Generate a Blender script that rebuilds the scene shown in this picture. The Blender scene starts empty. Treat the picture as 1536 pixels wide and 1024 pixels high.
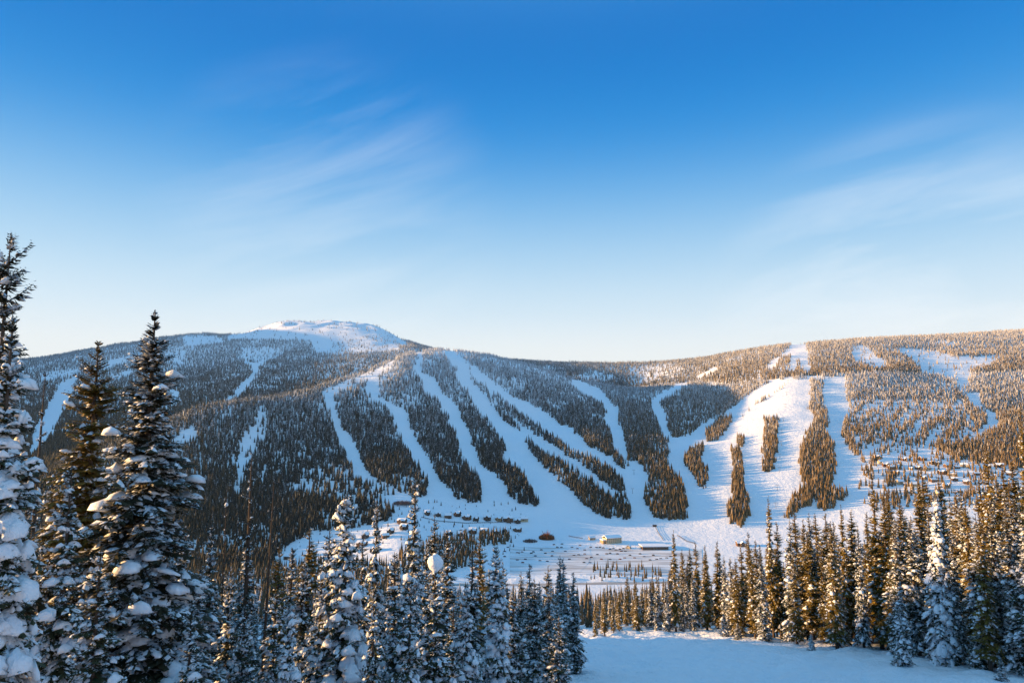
import bpy, math, random
import numpy as np
from mathutils import Vector
random.seed(7); rng = np.random.default_rng(7)
SC = bpy.context.scene
COL = SC.collection
F = 1024.0; PITCH = math.atan(118 / F)
SP, CP = math.sin(PITCH), math.cos(PITCH)

def ray(px, py):
    xc = (px - 768) / F; yc = (512 - py) / F
    return xc, CP - yc * SP, SP + yc * CP
def at(px, py, Y):
    x, y, z = ray(px, py); return x / y * Y, Y, z / y * Y
def proj(X, Y, Z):
    d = Y * CP + Z * SP; v = -Y * SP + Z * CP
    return 768 + F * X / d, 512 - F * v / d

# ------------------------------------------------------------------ terrain
#        px    base-of-hill   lower        upper         crest         dip(z)       back          skyline       behind z
CLM = [(-1100,(1150,870),(1300,840),(1450,800),(1650,760),(2000,-100),(3000,450),(4000,420), 300),  # first two columns: unseen mountain raised to cast shade on the back slopes
       (-300, (1150,870),(1280,830),(1400,795),(1550,745),(1900,-130),(3000,480),(4600,405), 500),
       (0,    (1150,862),(1300,820),(1450,785),(1650,735),(1950,-150),(3100,620),(4200,541), 250),
       (150,  (1180,858),(1330,800),(1480,750),(1720,680),(2050,-105),(3250,592),(4300,521), 300),
       (300,  (1200,850),(1380,775),(1600,695),(1860,614),(2250,-15), (3400,560),(4400,502), 400),
       (350,  (1215,846),(1400,772),(1650,688),(1930,604),(2330,10),  (3430,548),(4500,503), 450),
       (425,  (1235,838),(1430,765),(1720,680),(2060,592),(2450,50),  (3480,536),(4600,483), 500),
       (500,  (1250,828),(1460,752),(1790,668),(2230,574),(2600,95),  (3550,527),(4600,484), 500),
       (560,  (1270,815),(1490,745),(1850,655),(2430,553),(2800,150), (3600,520),(4550,490), 480),
       (610,  (1300,800),(1520,735),(1920,640),(2650,530),(2950,215), (3620,520),(4400,515), 380),
       (660,  (1330,798),(1560,730),(2000,635),(2800,523),(3150,265), (3700,530),(4300,528), 300),
       (720,  (1360,798),(1600,725),(2080,632),(2850,531),(3200,235), (3700,540),(4200,538), 250),
       (790,  (1390,800),(1640,718),(2180,628),(2900,547),(3300,215), (3700,545),(4100,543), 250),
       (870,  (1400,800),(1700,702),(2300,622),(2950,570),(3250,185), (3600,555),(4050,545), 250),
       (950,  (1410,800),(1750,702),(2350,625),(2900,585),(3200,150), (3600,560),(4000,545), 250),
       (1030, (1410,800),(1700,712),(2200,640),(2750,580),(3100,170), (3450,550),(3900,540), 250),
       (1100, (1400,800),(1650,718),(2000,655),(2450,598),(2700,145), (3050,550),(3600,528), 250),
       (1200, (1400,795),(1600,722),(1880,655),(2200,600),(2500,160), (2850,537),(3400,517), 250),
       (1300, (1400,785),(1580,718),(1850,655),(2180,600),(2480,165), (2850,530),(3400,509), 250),
       (1420, (1400,775),(1580,708),(1850,655),(2180,600),(2500,170), (2900,527),(3500,504), 250),
       (1536, (1400,770),(1580,702),(1850,650),(2180,598),(2500,175), (2900,525),(3600,497), 250),
       (1900, (1400,760),(1580,690),(1850,640),(2180,590),(2500,200), (2900,515),(3600,485), 300),
       (2700, (1400,750),(1580,680),(1850,630),(2180,580),(2500,220), (2900,505),(3600,475), 300)]
NEAR = [(-600,60),(-60,4),(0,-1.8),(8,-8),(22,-18.2),(70,-27.3),(125,-38.5),(170,-49),(880,-246),(1000,-250)]
def rows():
    T, KY, KZ = [], [], []
    for c in CLM:
        T.append((c[0] - 768) / F)
        ky = [a for a, _ in NEAR]; kz = [b for _, b in NEAR]
        for i, k in enumerate(c[1:8]):
            ky.append(k[0]); kz.append(k[1] if i == 4 else at(c[0], k[1], k[0])[2] - (6 if i in (3, 6) else 0))
        ky += [c[7][0] + 900, 9500]; kz += [c[8], c[8] - 200]
        KY.append(ky); KZ.append(kz)
    return np.array(T), np.array(KY, float), np.array(KZ, float)
def pchip(x, y, xi):
    h = np.diff(x); d = np.diff(y) / h
    m = np.zeros_like(y)
    w1 = 2 * h[1:] + h[:-1]; w2 = h[1:] + 2 * h[:-1]
    ok = d[:-1] * d[1:] > 0
    dd = np.where(ok, (w1 + w2) / (w1 / np.where(ok, d[:-1], 1) + w2 / np.where(ok, d[1:], 1)), 0)
    m[1:-1] = dd; m[0] = d[0]; m[-1] = d[-1]
    i = np.clip(np.searchsorted(x, xi) - 1, 0, len(x) - 2)
    s = (xi - x[i]) / h[i]
    return ((1 + 2*s)*(1-s)**2*y[i] + s*(1-s)**2*h[i]*m[i] + s*s*(3-2*s)*y[i+1] + s*s*(s-1)*h[i]*m[i+1])
T0, KY0, KZ0 = rows()
TG = np.linspace(-1.85, 1.85, 741)
YG = np.concatenate([np.linspace(-600, 200, 161), np.linspace(205, 1200, 160), np.linspace(1210, 5600, 440), np.linspace(5700, 9500, 40)])
KYt = np.stack([pchip(T0, KY0[:, k], TG) for k in range(KY0.shape[1])], 1)
KZt = np.stack([pchip(T0, KZ0[:, k], TG) for k in range(KZ0.shape[1])], 1)
HT = np.stack([pchip(KYt[i], KZt[i], YG) for i in range(len(TG))])
_g = np.random.default_rng(3)
def waves(X, Y, L, n=7):
    r = np.random.default_rng(int(L * 10)); out = 0
    for _ in range(n):
        a = r.uniform(0, math.tau); k = math.tau / (L * r.uniform(.6, 1.6)); p = r.uniform(0, math.tau)
        out = out + np.sin(k * (X * math.cos(a) + Y * math.sin(a)) + p)
    return out / n ** .5
def sstep(a, b, x):
    t = np.clip((x - a) / (b - a), 0, 1); return t * t * (3 - 2 * t)
def base_h(X, Y):
    t = X / np.maximum(Y, 420.0)
    ti = np.clip((t - TG[0]) / (TG[1] - TG[0]), 0, len(TG) - 1.001); i = ti.astype(int); f = ti - i
    j = np.clip(np.searchsorted(YG, Y) - 1, 0, len(YG) - 2); g = np.clip((Y - YG[j]) / (YG[j+1] - YG[j]), 0, 1)
    a = HT[i, j] * (1 - f) + HT[i+1, j] * f; b = HT[i, j+1] * (1 - f) + HT[i+1, j+1] * f
    return a * (1 - g) + b * g
def H(X, Y):
    X = np.asarray(X, float); Y = np.asarray(Y, float)
    z = base_h(X, Y)
    far = sstep(1350, 1800, Y)
    z = z + far * (3.0 * waves(X, Y, 420, 12) + 1.3 * waves(X, Y, 150, 12) + .35 * waves(X, Y, 60, 12))
    pk = sstep(3900, 4300, Y) * (1 - sstep(5000, 5600, Y)) * sstep(-3000, -2300, X) * (1 - sstep(-1000, -500, X))
    z = z + pk * (6 * waves(X, Y, 210, 12) + 2.6 * waves(X, Y, 80, 12))
    mid = sstep(840, 950, Y) * (1 - sstep(1350, 1500, Y))
    z = z + mid * (.5 * waves(X, Y, 170, 11) + .12 * waves(X, Y, 60, 11))
    near = 1 - sstep(160, 400, Y)
    z = z + near * (.32 * waves(X, Y, 23, 12) + .20 * waves(X, Y, 7, 14) + .13 * waves(X, Y, 3.0, 16))
    # unseen rise added left of the view to shade the clearing and grove
    z = z + 64 * np.exp(-((X + 265) / 75) ** 2 - ((Y - 116) / 50) ** 2)
    # snow banks on both sides of the road across the valley floor
    ry = 1075 + 18 * np.sin(X / 260.0) - .00004 * X * X
    dr = Y - ry
    z = z + 5.0 * np.exp(-((dr - 17) / 7.5) ** 2) * (1 + .3 * waves(X, Y, 60)) + 1.0 * np.exp(-((dr + 11) / 3.0) ** 2)
    return z
def road_y(X): return 1075 + 18 * np.sin(X / 260.0) - .00004 * X * X
def h1(x, y): return float(H(np.array([x]), np.array([y]))[0])

# ------------------------------------------------------------------ helpers
def mesh_np(name, V, Fc, mat, parent=None, smooth=False, attrs=None, link=True):
    """Fc: (n,3) or (n,4) int array"""
    me = bpy.data.meshes.new(name)
    V = np.ascontiguousarray(V, np.float32); Fc = np.ascontiguousarray(Fc, np.int32); n, k = Fc.shape
    me.vertices.add(len(V)); me.vertices.foreach_set('co', V.ravel())
    me.loops.add(n * k); me.loops.foreach_set('vertex_index', Fc.ravel())
    me.polygons.add(n); me.polygons.foreach_set('loop_start', np.arange(0, n * k, k, dtype=np.int32))
    me.polygons.foreach_set('use_smooth', np.full(n, smooth))
    me.update(calc_edges=True)
    for an, arr in (attrs or {}).items():
        a = me.attributes.new(an, 'FLOAT', 'POINT'); a.data.foreach_set('value', np.ascontiguousarray(arr, np.float32))
    for m in (mat if isinstance(mat, (list, tuple)) else [mat]): me.materials.append(m)
    if not link: return me
    o = bpy.data.objects.new(name, me); COL.objects.link(o)
    if parent is not None: o.parent = parent
    return o
def tag(o, label=None, cat=None, group=None, kind=None):
    if label: o['label'] = label
    if cat: o['category'] = cat
    if group: o['group'] = group
    if kind: o['kind'] = kind
    return o

class NT:
    def __init__(s, name):
        s.m = bpy.data.materials.new(name); s.m.use_nodes = True; s.t = s.m.node_tree
        s.b = s.t.nodes['Principled BSDF']; s.b.inputs['Specular IOR Level'].default_value = .25
    def n(s, typ, **kw):
        nd = s.t.nodes.new(typ)
        for k, v in kw.items():
            if k.startswith('_'): setattr(nd, k[1:], v)
            else: nd.inputs[k.replace('__', ' ')].default_value = v
        return nd
    def l(s, a, b): s.t.links.new(a, b)
    def noise(s, scale, detail=4, rough=.55, obj=True):
        tc = s.n('ShaderNodeTexCoord'); no = s.n('ShaderNodeTexNoise', Scale=scale, Detail=detail, Roughness=rough)
        s.l(tc.outputs['Object'], no.inputs['Vector']); return no.outputs['Fac']
    def ramp(s, fac, stops):
        r = s.n('ShaderNodeValToRGB'); e = r.color_ramp.elements
        while len(e) < len(stops): e.new(.5)
        for el, (p, c) in zip(e, stops): el.position = p; el.color = (*c, 1) if len(c) == 3 else c
        s.l(fac, r.inputs['Fac']); return r.outputs['Color']
    def mix(s, fac, a, b):
        m = s.n('ShaderNodeMix', _data_type='RGBA')
        for v, i in ((fac, 0), (a, 6), (b, 7)):
            if isinstance(v, bpy.types.NodeSocket): s.l(v, m.inputs[i])
            else: m.inputs[i].default_value = v if i == 0 else (*v, 1)
        return m.outputs[2]
    def math(s, op, a, b=0.0, c=None):
        m = s.n('ShaderNodeMath', _operation=op)
        for i, v in enumerate((a, b) if c is None else (a, b, c)):
            if isinstance(v, bpy.types.NodeSocket): s.l(v, m.inputs[i])
            else: m.inputs[i].default_value = v
        return m.outputs[0]
    def attr(s, name): return s.n('ShaderNodeAttribute', _attribute_name=name).outputs['Fac']
    def col(s, c):
        if isinstance(c, bpy.types.NodeSocket): s.l(c, s.b.inputs['Base Color'])
        else: s.b.inputs['Base Color'].default_value = (*c, 1)
    def bump(s, h, strength, dist):
        b = s.n('ShaderNodeBump', Strength=strength, Distance=dist); s.l(h, b.inputs['Height']); s.l(b.outputs[0], s.b.inputs['Normal'])
    def rough(s, r): s.b.inputs['Roughness'].default_value = r

def plain(name, c, r=.8, c2=None, sc=3.0):
    m = NT(name); m.rough(r)
    m.col(m.mix(m.noise(sc), c, c2 or tuple(x * .8 for x in c))); return m.m
# snow ground
m = NT('ground_snow'); m.rough(.75)
m.col(m.mix(m.noise(.06, 6), (.86, .87, .89), (.80, .82, .86)))
hh = m.math('ADD', m.noise(.7, 8, .62), m.math('MULTIPLY', m.noise(.09, 6, .6), 3.0))
m.bump(hh, 1.0, .8); M_SNOW = m.m
# snow lying on branches and roofs
m = NT('lying_snow'); m.rough(.7); m.col(m.mix(m.noise(2.5, 3), (.88, .89, .91), (.80, .82, .86)))
m.bump(m.noise(6, 6, .65), .9, .12); M_PAD = m.m
# needles, near trees: dusting of snow on faces that look up
def needle(name, a, b, frost):
    m = NT(name); m.rough(.65)
    c = m.mix(m.noise(1.7, 5), a, b)
    geo = m.n('ShaderNodeNewGeometry'); sx = m.n('ShaderNodeSeparateXYZ'); m.l(geo.outputs['Normal'], sx.inputs[0])
    up = m.math('ABSOLUTE', sx.outputs[2])
    f = m.math('MULTIPLY', m.math('GREATER_THAN', m.math('ADD', m.noise(2.3, 6, .7), m.math('MULTIPLY', up, .12)), 1 - frost), .8)
    m.col(m.mix(f, c, (.75, .78, .82)))
    return m.m
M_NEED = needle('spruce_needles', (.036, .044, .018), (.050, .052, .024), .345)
M_NEEDG = needle('sunlit_spruce_needles', (.16, .112, .022), (.21, .145, .032), .28)  # sunlit copy of the needles, warm low light put into the base colour
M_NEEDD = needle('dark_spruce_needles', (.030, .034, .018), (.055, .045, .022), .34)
M_BARK = plain('bark', (.10, .07, .05), .9, (.05, .035, .025), 6)
# far trees: frost share per tree comes with altitude
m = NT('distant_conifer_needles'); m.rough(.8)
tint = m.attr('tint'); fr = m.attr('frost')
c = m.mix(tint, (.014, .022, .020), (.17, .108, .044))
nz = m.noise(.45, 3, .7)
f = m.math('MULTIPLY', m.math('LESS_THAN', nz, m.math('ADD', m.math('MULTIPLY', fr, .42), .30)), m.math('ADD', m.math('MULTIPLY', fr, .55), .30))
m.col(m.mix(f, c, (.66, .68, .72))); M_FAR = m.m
nz.node.inputs['Scale'].default_value = .45; M_FAR2 = M_FAR.copy(); M_FAR2.name = 'slope_conifer_needles'
for q in M_FAR2.node_tree.nodes:
    if q.type == 'TEX_NOISE': q.inputs['Scale'].default_value = 2.2

# ------------------------------------------------------------------ world, sun, camera
SUN_EL = math.radians(8.2); SUN_AZ = math.radians(4.5)     # azimuth: in front of pure left
to_sun = Vector((-math.cos(SUN_EL) * math.cos(SUN_AZ), math.cos(SUN_EL) * math.sin(SUN_AZ), math.sin(SUN_EL)))
w = bpy.data.worlds.new('World'); SC.world = w; w.use_nodes = True; nt = w.node_tree
bg = nt.nodes['Background']; sky = nt.nodes.new('ShaderNodeTexSky'); sky.sky_type = 'NISHITA'; sky.sun_disc = False
sky.sun_elevation = SUN_EL; sky.sun_rotation = math.atan2(to_sun.x, to_sun.y); sky.altitude = 1500
sky.air_density = 1.0; sky.dust_density = .6; sky.ozone_density = 2.5
W = NT.__new__(NT); W.t = nt
geo = W.n('ShaderNodeTexCoord'); sp = W.n('ShaderNodeSeparateXYZ'); W.l(geo.outputs['Generated'], sp.inputs[0])
def lin(r, g, b): return tuple((v / 12.92 if v < .04045 else ((v + .055) / 1.055) ** 2.4) for v in (r / 255, g / 255, b / 255))
SK = [(0, (242, 240, 234)), (.10, (236, 241, 243)), (.15, (212, 231, 244)), (.22, (176, 213, 239)), (.30, (120, 183, 232)), (.38, (40, 146, 220)), (.46, (0, 126, 210)), (.55, (0, 112, 198)), (.68, (90, 172, 232)), (1, (165, 215, 248))]  # stops above the frame brightened as added fill for the shaded snow
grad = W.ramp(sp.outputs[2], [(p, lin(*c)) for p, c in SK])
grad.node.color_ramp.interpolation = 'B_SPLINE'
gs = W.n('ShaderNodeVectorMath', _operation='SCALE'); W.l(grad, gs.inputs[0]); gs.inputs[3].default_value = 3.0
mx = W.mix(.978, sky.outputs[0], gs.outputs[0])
# thin cirrus: stretched noise on the sky's own directions
def wisps(th, sc, off, cpx, cpy, c0, c1, amp):
    a = W.n('ShaderNodeMapping'); a.inputs['Rotation'].default_value = (0, math.radians(th), 0); a.inputs['Location'].default_value = off
    b = W.n('ShaderNodeMapping'); b.inputs['Scale'].default_value = (1.0, 1.0, sc); W.l(geo.outputs['Generated'], a.inputs[0]); W.l(a.outputs[0], b.inputs[0])
    n1 = W.n('ShaderNodeTexNoise', Scale=2.2, Detail=8, Roughness=.55, Distortion=.5); W.l(b.outputs[0], n1.inputs['Vector'])
    x, y, z = ray(cpx, cpy); v = Vector((x, y, z)).normalized()
    d = W.n('ShaderNodeVectorMath', _operation='DOT_PRODUCT'); W.l(geo.outputs['Generated'], d.inputs[0]); d.inputs[1].default_value = v
    mr = W.n('ShaderNodeMapRange', _interpolation_type='SMOOTHSTEP'); W.l(d.outputs['Value'], mr.inputs[0]); mr.inputs[1].default_value = math.cos(math.radians(c0)); mr.inputs[2].default_value = math.cos(math.radians(c1))
    return W.math('MULTIPLY', W.math('MULTIPLY', W.ramp(n1.outputs['Fac'], [(.42, (0, 0, 0)), (.75, (1, 1, 1))]), mr.outputs[0]), amp)
cf = W.math('MAXIMUM', wisps(20, 7, (.3, 0, .2), 500, 330, 15, 1, .24), wisps(9, 5, (0, .5, .7), 1380, 480, 16, 1, .6))
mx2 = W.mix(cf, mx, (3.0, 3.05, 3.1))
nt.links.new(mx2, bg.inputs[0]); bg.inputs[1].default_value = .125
sl = bpy.data.lights.new('sun', 'SUN'); sl.energy = 5; sl.angle = math.radians(.5); sl.color = (1, .60, .25)
so = bpy.data.objects.new('sun', sl); COL.objects.link(so); so.rotation_euler = (-to_sun).to_track_quat('-Z', 'Y').to_euler()
so.location = (0, 0, 400)
cam = bpy.data.cameras.new('camera'); cam.lens = 24; cam.sensor_width = 36; cam.clip_end = 30000; cam.clip_start = .5
co = bpy.data.objects.new('camera', cam); COL.objects.link(co); co.rotation_euler = (math.pi / 2 + PITCH, 0, 0); SC.camera = co
SC.view_settings.view_transform = 'Standard'; SC.view_settings.look = 'None'; SC.view_settings.exposure = 1.48
SC.cycles.use_denoising = True; SC.cycles.max_bounces = 5; SC.cycles.diffuse_bounces = 3

# ------------------------------------------------------------------ ground sheet
def build_ground():
    ys = [-300.0]
    while ys[-1] < 9200:
        y = ys[-1]
        ys.append(y + (6 if y < 0 else .7 if 62 <= y < 140 else 2.5 if y < 200 else 5 if y < 1000 else 7 if y < 2000 else 9 if y < 4700 else 60))
    ys = np.array(ys); s = np.linspace(-1, 1, 640); s = np.sign(s) * np.abs(s) ** 1.15
    W = np.maximum(260, 1.9 * np.maximum(ys, 0) * .62 + 150)
    X = s[None, :] * W[:, None] ; Y = np.repeat(ys[:, None], len(s), 1)
    Z = H(X, Y)
    V = np.stack([X, Y, Z], -1).reshape(-1, 3)
    ny, nx = X.shape; idx = np.arange(ny * nx).reshape(ny, nx)
    Fc = np.stack([idx[:-1, :-1], idx[:-1, 1:], idx[1:, 1:], idx[1:, :-1]], -1).reshape(-1, 4)
    o = mesh_np('snowy_terrain', V, Fc, M_SNOW, smooth=True); tag(o, kind='structure')
    print('ground', len(V))
build_ground()

# ------------------------------------------------------------------ woods: plan masks traced onto the hills
def inpoly(px, py, poly):
    p = np.array(poly, float); x0, y0 = p[:, 0], p[:, 1]; x1, y1 = np.roll(x0, -1), np.roll(y0, -1)
    r = np.zeros(px.shape, bool)
    for a, b, c, d in zip(x0, y0, x1, y1):
        if b == d: continue
        r ^= ((b > py) != (d > py)) & (px < (c - a) * (py - b) / (d - b) + a)
    return r
# (layer, density, polygon). layer 0 = near hills (before the dip), 1 = back mountain
PAINT = [
 (0,1,[(-400,900),(-400,500),(1950,450),(1950,900)]),
 (1,1,[(-400,700),(-400,400),(1950,400),(1950,700)]),
 # --- back mountain
 (1,.04,[(340,505),(370,490),(420,478),(500,478),(575,484),(612,515),(590,520),(560,518),(520,516),(515,530),(500,528),(470,525),(466,512),(430,514),(385,516),(345,512)]),
 (1,.3,[(500,512),(560,500),(600,512),(600,522),(560,526),(500,528)]),
 (1,.1,[(272,505),(320,503),(340,512),(280,517)]),
 (1,0,[(363,541),(363,522),(399,520),(425,528),(399,541),(389,549),(384,564),(360,590),(347,601),(337,604),(355,585),(376,562),(379,549)]),
 (1,0,[(74,602),(92,572),(118,563),(105,595),(89,627),(70,660),(40,690),(50,650)]),
 (1,.15,[(152,549),(162,541),(217,528),(240,524),(207,536),(165,549),(155,554)]),
 (1,.15,[(165,565),(200,553),(200,557),(170,570)]),(1,.3,[(60,560),(120,553),(118,560),(62,570)]),
 (1,.35,[(248,530),(280,526),(275,545),(255,540)]),(1,.3,[(250,580),(270,588),(268,602),(250,600)]),
 (1,.5,[(868,563),(885,556),(910,560),(925,566),(900,570),(872,572)]),
 (1,.8,[(940,552),(1000,545),(1030,550),(1000,560),(960,575),(940,600),(955,605),(945,590)]),
 (1,.25,[(800,552),(820,558),(817,564),(800,557)]),
 (1,.45,[(363,541),(363,522),(399,520),(425,528),(399,541),(380,545)]),(1,1,[(345,508),(400,507),(466,509),(470,521),(430,520),(345,517)]),
 # --- front left hill runs
 (0,0,[(483,588),(499,583),(504,614),(512,640),(530,660),(541,687),(556,713),(600,738),(640,750),(640,765),(595,764),(575,745),(546,722),(538,710),(522,689),(512,663),(499,637),(491,606)]),
 (0,.25,[(484,586),(556,555),(562,560),(545,570),(500,588)]),
 (0,0,[(593,525),(582,546),(561,556),(546,580),(556,593),(580,606),(593,637),(606,660),(621,689),(642,720),(640,741),(640,770),(720,770),(712,755),(685,748),(660,720),(650,702),(640,684),(629,663),(616,642),(613,621),(593,608),(569,595),(567,572),(567,561),(590,543),(600,522)]),
 (0,0,[(619,523),(629,535),(619,551),(632,567),(637,588),(653,593),(668,616),(671,632),(684,647),(689,676),(705,700),(720,722),(722,737),(726,770),(770,770),(767,751),(763,735),(749,716),(749,712),(725,702),(718,684),(707,666),(705,645),(692,629),(689,611),(676,603),(660,585),(653,567),(634,559),(630,549),(634,538),(634,522)]),
 (0,0,[(663,526),(684,551),(686,569),(702,585),(712,606),(723,619),(741,640),(752,658),(759,671),(752,687),(777,700),(790,718),(800,737),(809,747),(808,762),(767,762),(750,790),(880,800),(960,785),(948,779),(905,777),(877,758),(856,734),(828,713),(804,687),(789,664),(791,660),(783,647),(759,627),(738,603),(731,585),(710,569),(702,554),(699,541),(680,526)]),
 (0,0,[(702,552),(736,585),(765,606),(785,619),(807,638),(822,648),(846,664),(877,680),(898,690),(921,703),(932,716),(938,734),(942,757),(940,757),(906,734),(880,713),(849,693),(817,677),(794,659),(783,645),(759,625),(738,601),(728,580),(712,568)]),
 (0,0,[(699,541),(723,559),(746,577),(770,595),(794,604),(825,622),(843,638),(859,641),(864,651),(872,654),(880,667),(898,677),(916,685),(923,688),(932,703),(945,700),(937,654),(927,628),(929,615),(916,602),(901,586),(877,573),(864,566),(856,571),(869,586),(890,596),(903,604),(911,615),(906,625),(916,654),(921,667),(926,682),(937,700),(950,690),(963,698),(976,714),(968,730),(968,750),(985,782),(1000,790),(948,790),(947,765),(942,740),(932,716),(921,703),(898,690),(877,680),(846,664),(822,648),(807,638),(783,619),(765,604),(738,584),(705,556)]),
 # strips put back between the runs
 (0,1,[(789,660),(794,659),(817,677),(849,693),(880,713),(906,734),(940,757),(948,779),(905,777),(877,758),(856,734),(828,713),(804,687)]),
 (0,1,[(703,556),(712,569),(731,583),(745,606),(762,622),(785,645),(791,660),(785,652),(757,631),(736,608),(727,590),(708,573)]),
 (0,1,[(720,571),(727,574),(733,582),(727,581)]),
 (0,1,[(733,586),(736,584),(765,605),(785,619),(807,638),(822,648),(846,664),(877,680),(898,690),(921,703),(932,716),(938,734),(940,757),(906,724),(882,703),(846,680),(820,661),(794,646),(776,630),(749,608)]),
 (0,1,[(921,680),(926,675),(937,690),(938,700),(925,700)]),
 (0,0,[(1052,558),(1020,570),(1007,581),(981,596),(976,607),(979,612),(987,628),(992,648),(1005,661),(1005,680),(1012,660),(1010,656),(1001,641),(1002,622),(987,604),(992,599),(1010,588),(1033,573),(1054,562)]),
 (1,0,[(1040,568),(1072,550),(1078,552),(1048,566)]),
 (0,.62,[(505,695),(595,735),(600,742),(545,750),(495,745),(450,740),(430,730),(470,700)]),
 (0,.25,[(386,611),(399,608),(401,647),(386,663),(373,689),(360,740),(350,738),(360,676),(360,653),(384,637)]),
 (0,.2,[(258,660),(270,648),(290,640),(300,648),(285,660),(265,668)]),
 # --- valley floor and lower left clearing
 (0,0,[(408,905),(412,832),(427,821),(448,808),(488,797),(535,791),(582,781),(598,760),(640,742),(720,756),(767,752),(808,760),(900,778),(1000,780),(1030,778),(1095,790),(1280,770),(1950,690),(1950,905)]),
 # --- big right snowfield
 (0,0,[(1010,656),(1023,654),(1036,651),(1059,633),(1088,620),(1109,602),(1138,581),(1152,575),(1159,562),(1149,551),(1157,541),(1175,530),(1188,515),(1209,515),(1214,538),(1216,556),(1232,566),(1265,565),(1269,572),(1269,595),(1274,611),(1266,632),(1264,653),(1271,668),(1282,684),(1290,681),(1310,690),(1300,790),(1030,800),(1030,778),(1028,729),(1013,706),(1002,693),(1005,661)]),
 (1,0,[(1157,541),(1175,530),(1188,515),(1209,515),(1214,538),(1216,556),(1150,552)]),
]
ISL = [
 ('stand of conifers beside the upper right ski run', [(1160,553),(1170,535),(1186,530),(1184,552)]),
 (None, [(1193,556),(1198,537),(1204,555)]),(None, [(1188,556),(1200,552),(1212,568),(1192,570)]),(None,[(1168,566),(1176,560),(1178,570),(1170,571)]),
 (None, [(1136,602),(1178,574),(1178,578),(1138,607)]),
 ('long dark conifer strip between the two right ski runs, widening downhill', [(1213,564),(1217,585),(1213,616),(1224,627),(1214,642),(1201,666),(1200,694),(1204,720),(1195,745),(1205,762),(1222,755),(1245,740),(1250,720),(1254,694),(1251,663),(1239,642),(1244,634),(1243,621),(1234,600),(1235,567)]),
 ('low clump of conifers at the foot of the long right strip', [(1224,760),(1235,735),(1245,725),(1270,732),(1276,740),(1265,750),(1240,767)]),
 (None, [(1175,775),(1188,738),(1197,735),(1200,765),(1185,778)]),
 ('straight upright conifer strip alone on the right snowfield', [(1146,622),(1168,622),(1166,660),(1162,705),(1145,707),(1144,680),(1146,650)]),
 ('crescent shaped conifer island right of the valley wood', [(1054,661),(1058,674),(1049,687),(1059,698),(1062,721),(1054,738),(1046,727),(1041,713),(1026,698),(1026,682),(1041,667)]),
 ('slanting conifer clump at the top of the right snowfield', [(1059,643),(1075,628),(1096,620),(1101,628),(1091,643),(1078,659),(1062,664)]),
 (None, [(1106,627),(1127,609),(1125,615),(1109,628)]),(None,[(1127,605),(1160,586),(1160,591),(1130,609)]),
 (None, [(1105,651),(1117,652),(1116,670),(1105,668)]),
 ('narrow conifer strip ending in a rounded bulb above the lodge', [(1097,668),(1109,670),(1114,693),(1116,727),(1123,750),(1124,775),(1112,790),(1095,785),(1090,765),(1097,735),(1099,700)]),
 (None, [(1001,625),(1015,622),(1024,640),(1015,657),(1003,645)]),
]
PAINT += [(0,1,p) for _, p in ISL] + [(1,1,p) for _, p in ISL[:4]] + [
 (0,.15,[(1279,520),(1297,518),(1316,535),(1331,543),(1329,551),(1305,548),(1287,543),(1279,533)]),
 (1,.12,[(1279,520),(1297,518),(1316,535),(1331,543),(1329,551),(1305,548),(1287,543),(1279,533)]),
 (0,.1,[(1344,522),(1396,525),(1435,535),(1500,533),(1482,546),(1456,551),(1454,569),(1446,590),(1441,588),(1435,569),(1409,559),(1383,556),(1370,538)]),
 (1,.1,[(1344,522),(1396,525),(1435,535),(1500,533),(1482,546),(1456,551),(1454,569),(1446,590),(1441,588),(1435,569),(1409,559),(1383,556),(1370,538)]),
 (0,0,[(1446,588),(1469,590),(1472,608),(1493,621),(1500,634),(1477,645),(1459,660),(1450,655),(1482,635),(1477,614),(1460,605)]),
 (0,.75,[(1274,600),(1440,600),(1470,650),(1400,670),(1290,668),(1270,640)]),
 (0,.3,[(1290,668),(1340,664),(1400,672),(1440,690),(1560,705),(1560,760),(1290,760)]),
 (0,1,[(1300,690),(1312,680),(1318,690),(1306,694)]),
]
# small trees on the valley floor (woodlots)
VAL = [[(200,905),(200,838),(405,838),(425,852),(470,845),(600,848),(600,885),(500,905)],[(590,862),(600,830),(660,808),(715,806),(716,836),(700,850),(640,862)],
       [(715,806),(740,800),(765,802),(768,815),(720,820)],
       [(884,868),(890,850),(975,850),(990,860),(1000,872),(890,874)],
       [(1320,768),(1326,742),(1345,738),(1352,755),(1340,766)],[(1325,728),(1330,712),(1345,712),(1350,722),(1335,730)]]
def density(X, Y, Z, px, py):
    t = X / Y; kd = np.interp(t, TG, KYt[:, len(NEAR) + 4]); lay = (Y > kd).astype(int)
    d = np.zeros(len(X)); isl = np.full(len(X), -1)
    for l, v, poly in PAINT:
        m = inpoly(px, py, poly) & (lay == l)
        d[m] = v
    return d, lay
def tmpl(seed, tiers, sides):
    r = np.random.default_rng(seed); V, Fc = [], []
    V.append((0, 0, 0)); 
    for k in range(tiers):
        z0 = .06 + .80 * k / tiers; z1 = min(1.0, z0 + .95 / tiers + .22) if k < tiers - 1 else 1.0
        rad = (1 - k / tiers) ** .8 * .5
        b = len(V); off = r.uniform(0, 1)
        for j in range(sides):
            a = (j + off) * math.tau / sides + r.uniform(-.2, .2); q = rad * r.uniform(.65, 1.2)
            V.append((q * math.cos(a), q * math.sin(a), z0 + r.uniform(-.05, .05)))
        V.append((r.uniform(-.02, .02), r.uniform(-.02, .02), z1)); tip = len(V) - 1
        for j in range(sides): Fc.append((b + j, b + (j + 1) % sides, tip))
        if k == 0:
            for j in range(sides): Fc.append((b + (j + 1) % sides, b + j, 0))
    return np.array(V), np.array(Fc)
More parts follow.
